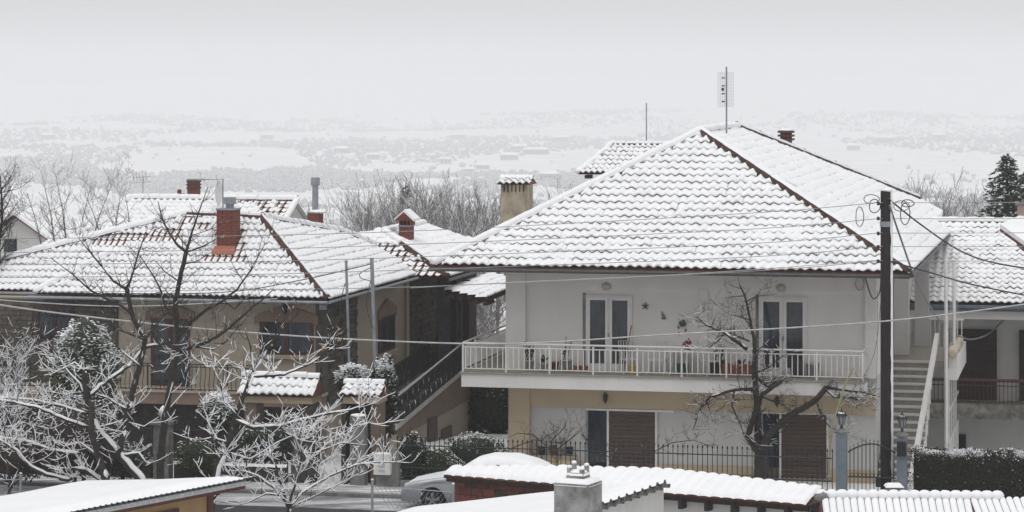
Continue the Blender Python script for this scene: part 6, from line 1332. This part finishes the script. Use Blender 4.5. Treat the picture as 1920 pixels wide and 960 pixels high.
c = atYv(408, 775, 73.8); shrub(V, (c[0], c[1], c[2]), .52, .5, .58, 'round clipped topiary ball with snowy top', LEAFD, 2200, .07, .62, 6)
c = atYv(655, 715, 77); shrub(V, (c[0] + .1, c[1], c[2] + .1), .5, .5, .4, 'snowy juniper bush behind narrow gate roof', LEAFD, 1500, .09, .75, 7)
c = atYv(720, 745, 77); shrub(V, (c[0], c[1], c[2]), .38, .45, 1.2, 'dark narrow cypress bush round the galvanised pole', LEAFD, 2400, .09, .42, 8)
c = atYv(890, 835, 76.5); shrub(V, (c[0], c[1], c[2] - .15), .95, .6, .5, 'low dark shrub dusted with snow by the cream pier', LEAFD, 2200, .06, .42, 9)
c = atYv(815, 862, 75.5); shrub(V, (c[0], c[1], c[2] - .25), .6, .5, .65, 'leafy green shrub behind fence below stair wall', LEAFO, 1800, .07, .25, 10)
c = atYv(772, 860, 75.5); shrub(V, (c[0], c[1], c[2] - .15), .45, .5, .9, 'dark upright shrub behind fence next to meter box', LEAFD, 1800, .08, .22, 11)
c = atYv(925, 760, 92); shrub(V, (c[0], c[1], c[2]), 1.2, .9, 1.3, 'dark evergreen bush in the gap between both houses', LEAFD, 2200, .12, .25, 12)
c = atYv(500, 830, 76); shrub(V, (c[0], c[1], c[2]), .8, .5, .6, 'dark shrub behind the gate bars', LEAFD, 1200, .08, .35, 13)
c = atYv(370, 840, 75.5); shrub(V, (c[0], c[1], c[2] - .2), .7, .4, .5, 'low yellowish shrub behind the snowy fence base', LEAFO, 1000, .07, .35, 14)
c = atYv(230, 850, 75.0); shrub(V, (c[0], c[1], c[2] - .2), .9, .4, .5, 'low dark shrub left of the capped fence pillar', LEAFD, 1300, .07, .4, 15)
c = atYv(20, 850, 75.0); shrub(V, (c[0], c[1], c[2] - .1), 1.4, .5, .7, 'dark snowy shrub bank behind the fence by the frosty bush', LEAFB, 2200, .07, .45, 16)
# ---- clipped hedge
r = random.Random(31); a, b = at(1706, 850, -2.6), at(1990, 850, -2.6); HD = thing('hedge', 'dark clipped hedge with snow-dusted top beside the stairs', 'hedge', ((a[0] + b[0]) / 2, -2.6, 0)); hb = MB(); zt = a[2] + .12; pa, pb = a[0], b[0]
core = MB(); core.box(pa + .12, pb, -2.95, -2.2, 0, zt - .12); obj('inner_twigs', core, LEAFD, HD)
for i in range(13000):
    u, f = r.random(), r.random(); p = pa + (pb - pa) * u
    if f < .62: q_, z = -3.02 + r.uniform(-.05, .07), r.uniform(.05, zt); v = Vector((0, -1, .2))
    else: q_, z = r.uniform(-3.0, -2.1), zt - .06 + .09 * noise.noise(Vector((p * 2, r.random(), 1))) + r.uniform(-.05, .05); v = Vector((0, -.2, 1))
    lf = .042; d = (v + Vector((r.uniform(-1, 1), r.uniform(-1, 1), r.uniform(-1, 1))) * .9).normalized() * lf * r.uniform(.7, 1.5); e = d.cross(Vector((r.uniform(-1, 1), r.uniform(-1, 1), .6))).normalized() * lf * .5; q = Vector((p, q_, z))
    sn = (f >= .62 and noise.noise(q * 3) + r.uniform(-.3, .3) > -.08) or (f < .62 and r.random() < .012 + .2 * max(0, (z - zt + .3)) / .3)
    hb.add([q, q + d * .5 + e, q + d, q + d * .5 - e], [(0, 1, 2, 3)], mi=1 if sn else 0)
obj('leaves', hb, [M('hedge_leaf', (.085, .075, .06), .8, (.014, .014, .012), 9), SNOW], HD)
# ================================================================== far valley: woods, thickets, farmhouses
r = random.Random(101); vb = MB(W); vb.smooth = True
ICO = []
for k in range(10):
    b = MB(W); b.blob((0, 0, 0), 1, 1, 1, amp=.55, seed=k + 3, sub=2 if k < 5 else 1, fr=1.9); ICO.append((np.array(b.v), b.f))
WOODM = bpy.data.materials.new('frosty_wood'); WOODM.use_nodes = True; n = WOODM.node_tree.nodes; l = WOODM.node_tree.links; bs = n['Principled BSDF']; bs.inputs['Roughness'].default_value = .95
geo = n.new('ShaderNodeNewGeometry'); nz = n.new('ShaderNodeTexNoise'); nz.inputs['Scale'].default_value = .9; nz.inputs['Detail'].default_value = 6; l.new(geo.outputs['Position'], nz.inputs[0])
rp = n.new('ShaderNodeValToRGB'); rp.color_ramp.elements[0].position = .42; rp.color_ramp.elements[1].position = .66; rp.color_ramp.elements[0].color = (.17, .175, .185, 1); rp.color_ramp.elements[1].color = (.7, .71, .73, 1)
l.new(nz.outputs[0], rp.inputs[0]); l.new(rp.outputs[0], bs.inputs['Base Color'])
def wood(X, Y): return 1.25 * noise.noise(Vector((X / 330., Y / 760., 5.))) + .45 * noise.noise(Vector((X / 95., Y / 260., 1.7))) + .16 * noise.noise(Vector((X / 32., Y / 90., 8.)))
cnt = 0; V_, F_ = [], []; o = 0
while cnt < 19000:
    Y = 1300 * (5.0 ** r.random()); half = Y * .205; X = r.uniform(-half, half)
    wv_ = wood(X, Y)
    if wv_ < .02 and r.random() > .012 + .35 * max(0, wv_ + .10): continue
    s = r.uniform(1.1, 2.0 + 1.7 * r.random() ** 2) * (1 + Y / 8000); vs, fs = ICO[r.randrange(5) + (0 if Y < 3000 else 5)]; a = r.uniform(0, 6.28); ca, sa = math.cos(a), math.sin(a)
    M3 = np.array([[ca * s * r.uniform(.8, 1.4), -sa * s, 0], [sa * s, ca * s, 0], [0, 0, s * r.uniform(.65, 1.25)]])
    V_.append(vs @ M3.T + np.array([X, Y, gz(X, Y) + s * .35])); F_ += [tuple(i + o for i in f) for f in fs]; o += len(vs); cnt += 1
vb.v = [tuple(x) for x in np.concatenate(V_)]; vb.f = F_; vb.m = [0] * len(F_)
obj('far_woods', vb, WOODM, kind='stuff')
def far_house(x, y, Y, w_, d_, h, label, rot=0.):
    X, _, _ = atY(x, y, Y); z = gz(X, Y) - .5; t = thing('farmhouse', label, 'house', (X, Y, z), 'farmhouses scattered in the misty valley', T=W); c, s = math.cos(rot), math.sin(rot)
    w_, d_, h = w_ * 1.35, d_ * 1.35, h * 1.25
    Q = lambda a, b, zz: (X + a * c - b * s, Y + a * s + b * c, z + zz)
    b = MB(W); b.add([Q(sx * w_ / 2, sy * d_ / 2, zz) for zz in (0, h) for sx, sy in ((-1, -1), (1, -1), (1, 1), (-1, 1))], [(0, 3, 2, 1), (4, 5, 6, 7), (0, 1, 5, 4), (1, 2, 6, 5), (2, 3, 7, 6), (3, 0, 4, 7)]); obj('wall', b, M('far_wall', (.42, .38, .33), .9), t)
    e = .8; b = MB(W); rh = d_ * .26; b.add([Q(-w_ / 2 - e, -d_ / 2 - e, h), Q(w_ / 2 + e, -d_ / 2 - e, h), Q(w_ / 2 + e, d_ / 2 + e, h), Q(-w_ / 2 - e, d_ / 2 + e, h), Q(-w_ / 2 - e + d_ * .2, 0, h + rh), Q(w_ / 2 + e - d_ * .2, 0, h + rh)], [(0, 1, 5, 4), (2, 3, 4, 5), (1, 2, 5), (3, 0, 4), (0, 3, 2, 1)]); obj('roof', b, SNOW, t)
    for i in range(max(2, int(w_ / 4))):
        a = -w_ / 2 + (i + .5) * w_ / max(2, int(w_ / 4)); b = MB(W); b.add([Q(a - .7, -d_ / 2 - .06, h * .35), Q(a + .7, -d_ / 2 - .06, h * .35), Q(a + .7, -d_ / 2 - .06, h * .75), Q(a - .7, -d_ / 2 - .06, h * .75)], [(0, 1, 2, 3)]); obj('window', b, GLASS, t)
def dist_for(x, y):                        # distance at which the line of sight meets the valley ground
    Y = 900.
    while Y < 9500:
        X = (x - 960) / F * Y
        if CZ - (y - HOR) / F * Y < gz(X, Y): return Y
        Y += 15
    return 5000.
for i, (x, y, w_, h, l_) in enumerate(((1030, 342, 13, 7, 'farmhouse with broad white roof nearest the big roof in the valley'), (905, 318, 12, 5, 'low farmhouse at the end of the valley lane'), (880, 326, 9, 5, 'little outbuilding by the valley lane farmhouse'), (835, 308, 11, 6, 'farmhouse among thickets above the stained chimney'), (955, 300, 18, 6, 'long low white-roofed farm building in open field'), (1005, 290, 26, 6, 'longest white-roofed barn in the valley field'), (975, 283, 16, 6, 'farm shed behind the longest barn'), (1050, 268, 20, 8, 'distant pale house on the rising slope'), (860, 262, 18, 7, 'faint farm on the misty slope'), (640, 288, 14, 6, 'lone farmhouse in thickets over the tall flue'), (700, 300, 12, 6, 'small farmhouse beside the thicket edge'), (500, 262, 16, 7, 'faint farmhouse beyond the wide snowfield'), (90, 262, 16, 7, 'faint farmhouse beyond the left woods'), (1660, 268, 18, 7, 'faint farmhouse beyond the big roof hip'), (1760, 262, 16, 7, 'distant farmhouse above the misty trees'), (1600, 282, 14, 6, 'farm roof just over the big roof hip'))):
    Y = dist_for(x, y); far_house(x, y, Y, w_, w_ * .55 if w_ < 14 else 9, h, l_, r.uniform(-.3, .3))
# ================================================================== haze: one even body of misty air round camera and scene
hz = MB(W); hz.box(-3300, 3300, -60, 10800, -140, 110)
hm = bpy.data.materials.new('haze'); hm.use_nodes = True; n = hm.node_tree.nodes; n.clear()
pv = n.new('ShaderNodeVolumePrincipled'); pv.inputs['Color'].default_value = (.98, .985, 1, 1); pv.inputs['Density'].default_value = .00035
pv.inputs['Anisotropy'].default_value = 0.0
out = n.new('ShaderNodeOutputMaterial'); hm.node_tree.links.new(pv.outputs[0], out.inputs['Volume'])
hz = obj('haze', hz, hm, kind='stuff')
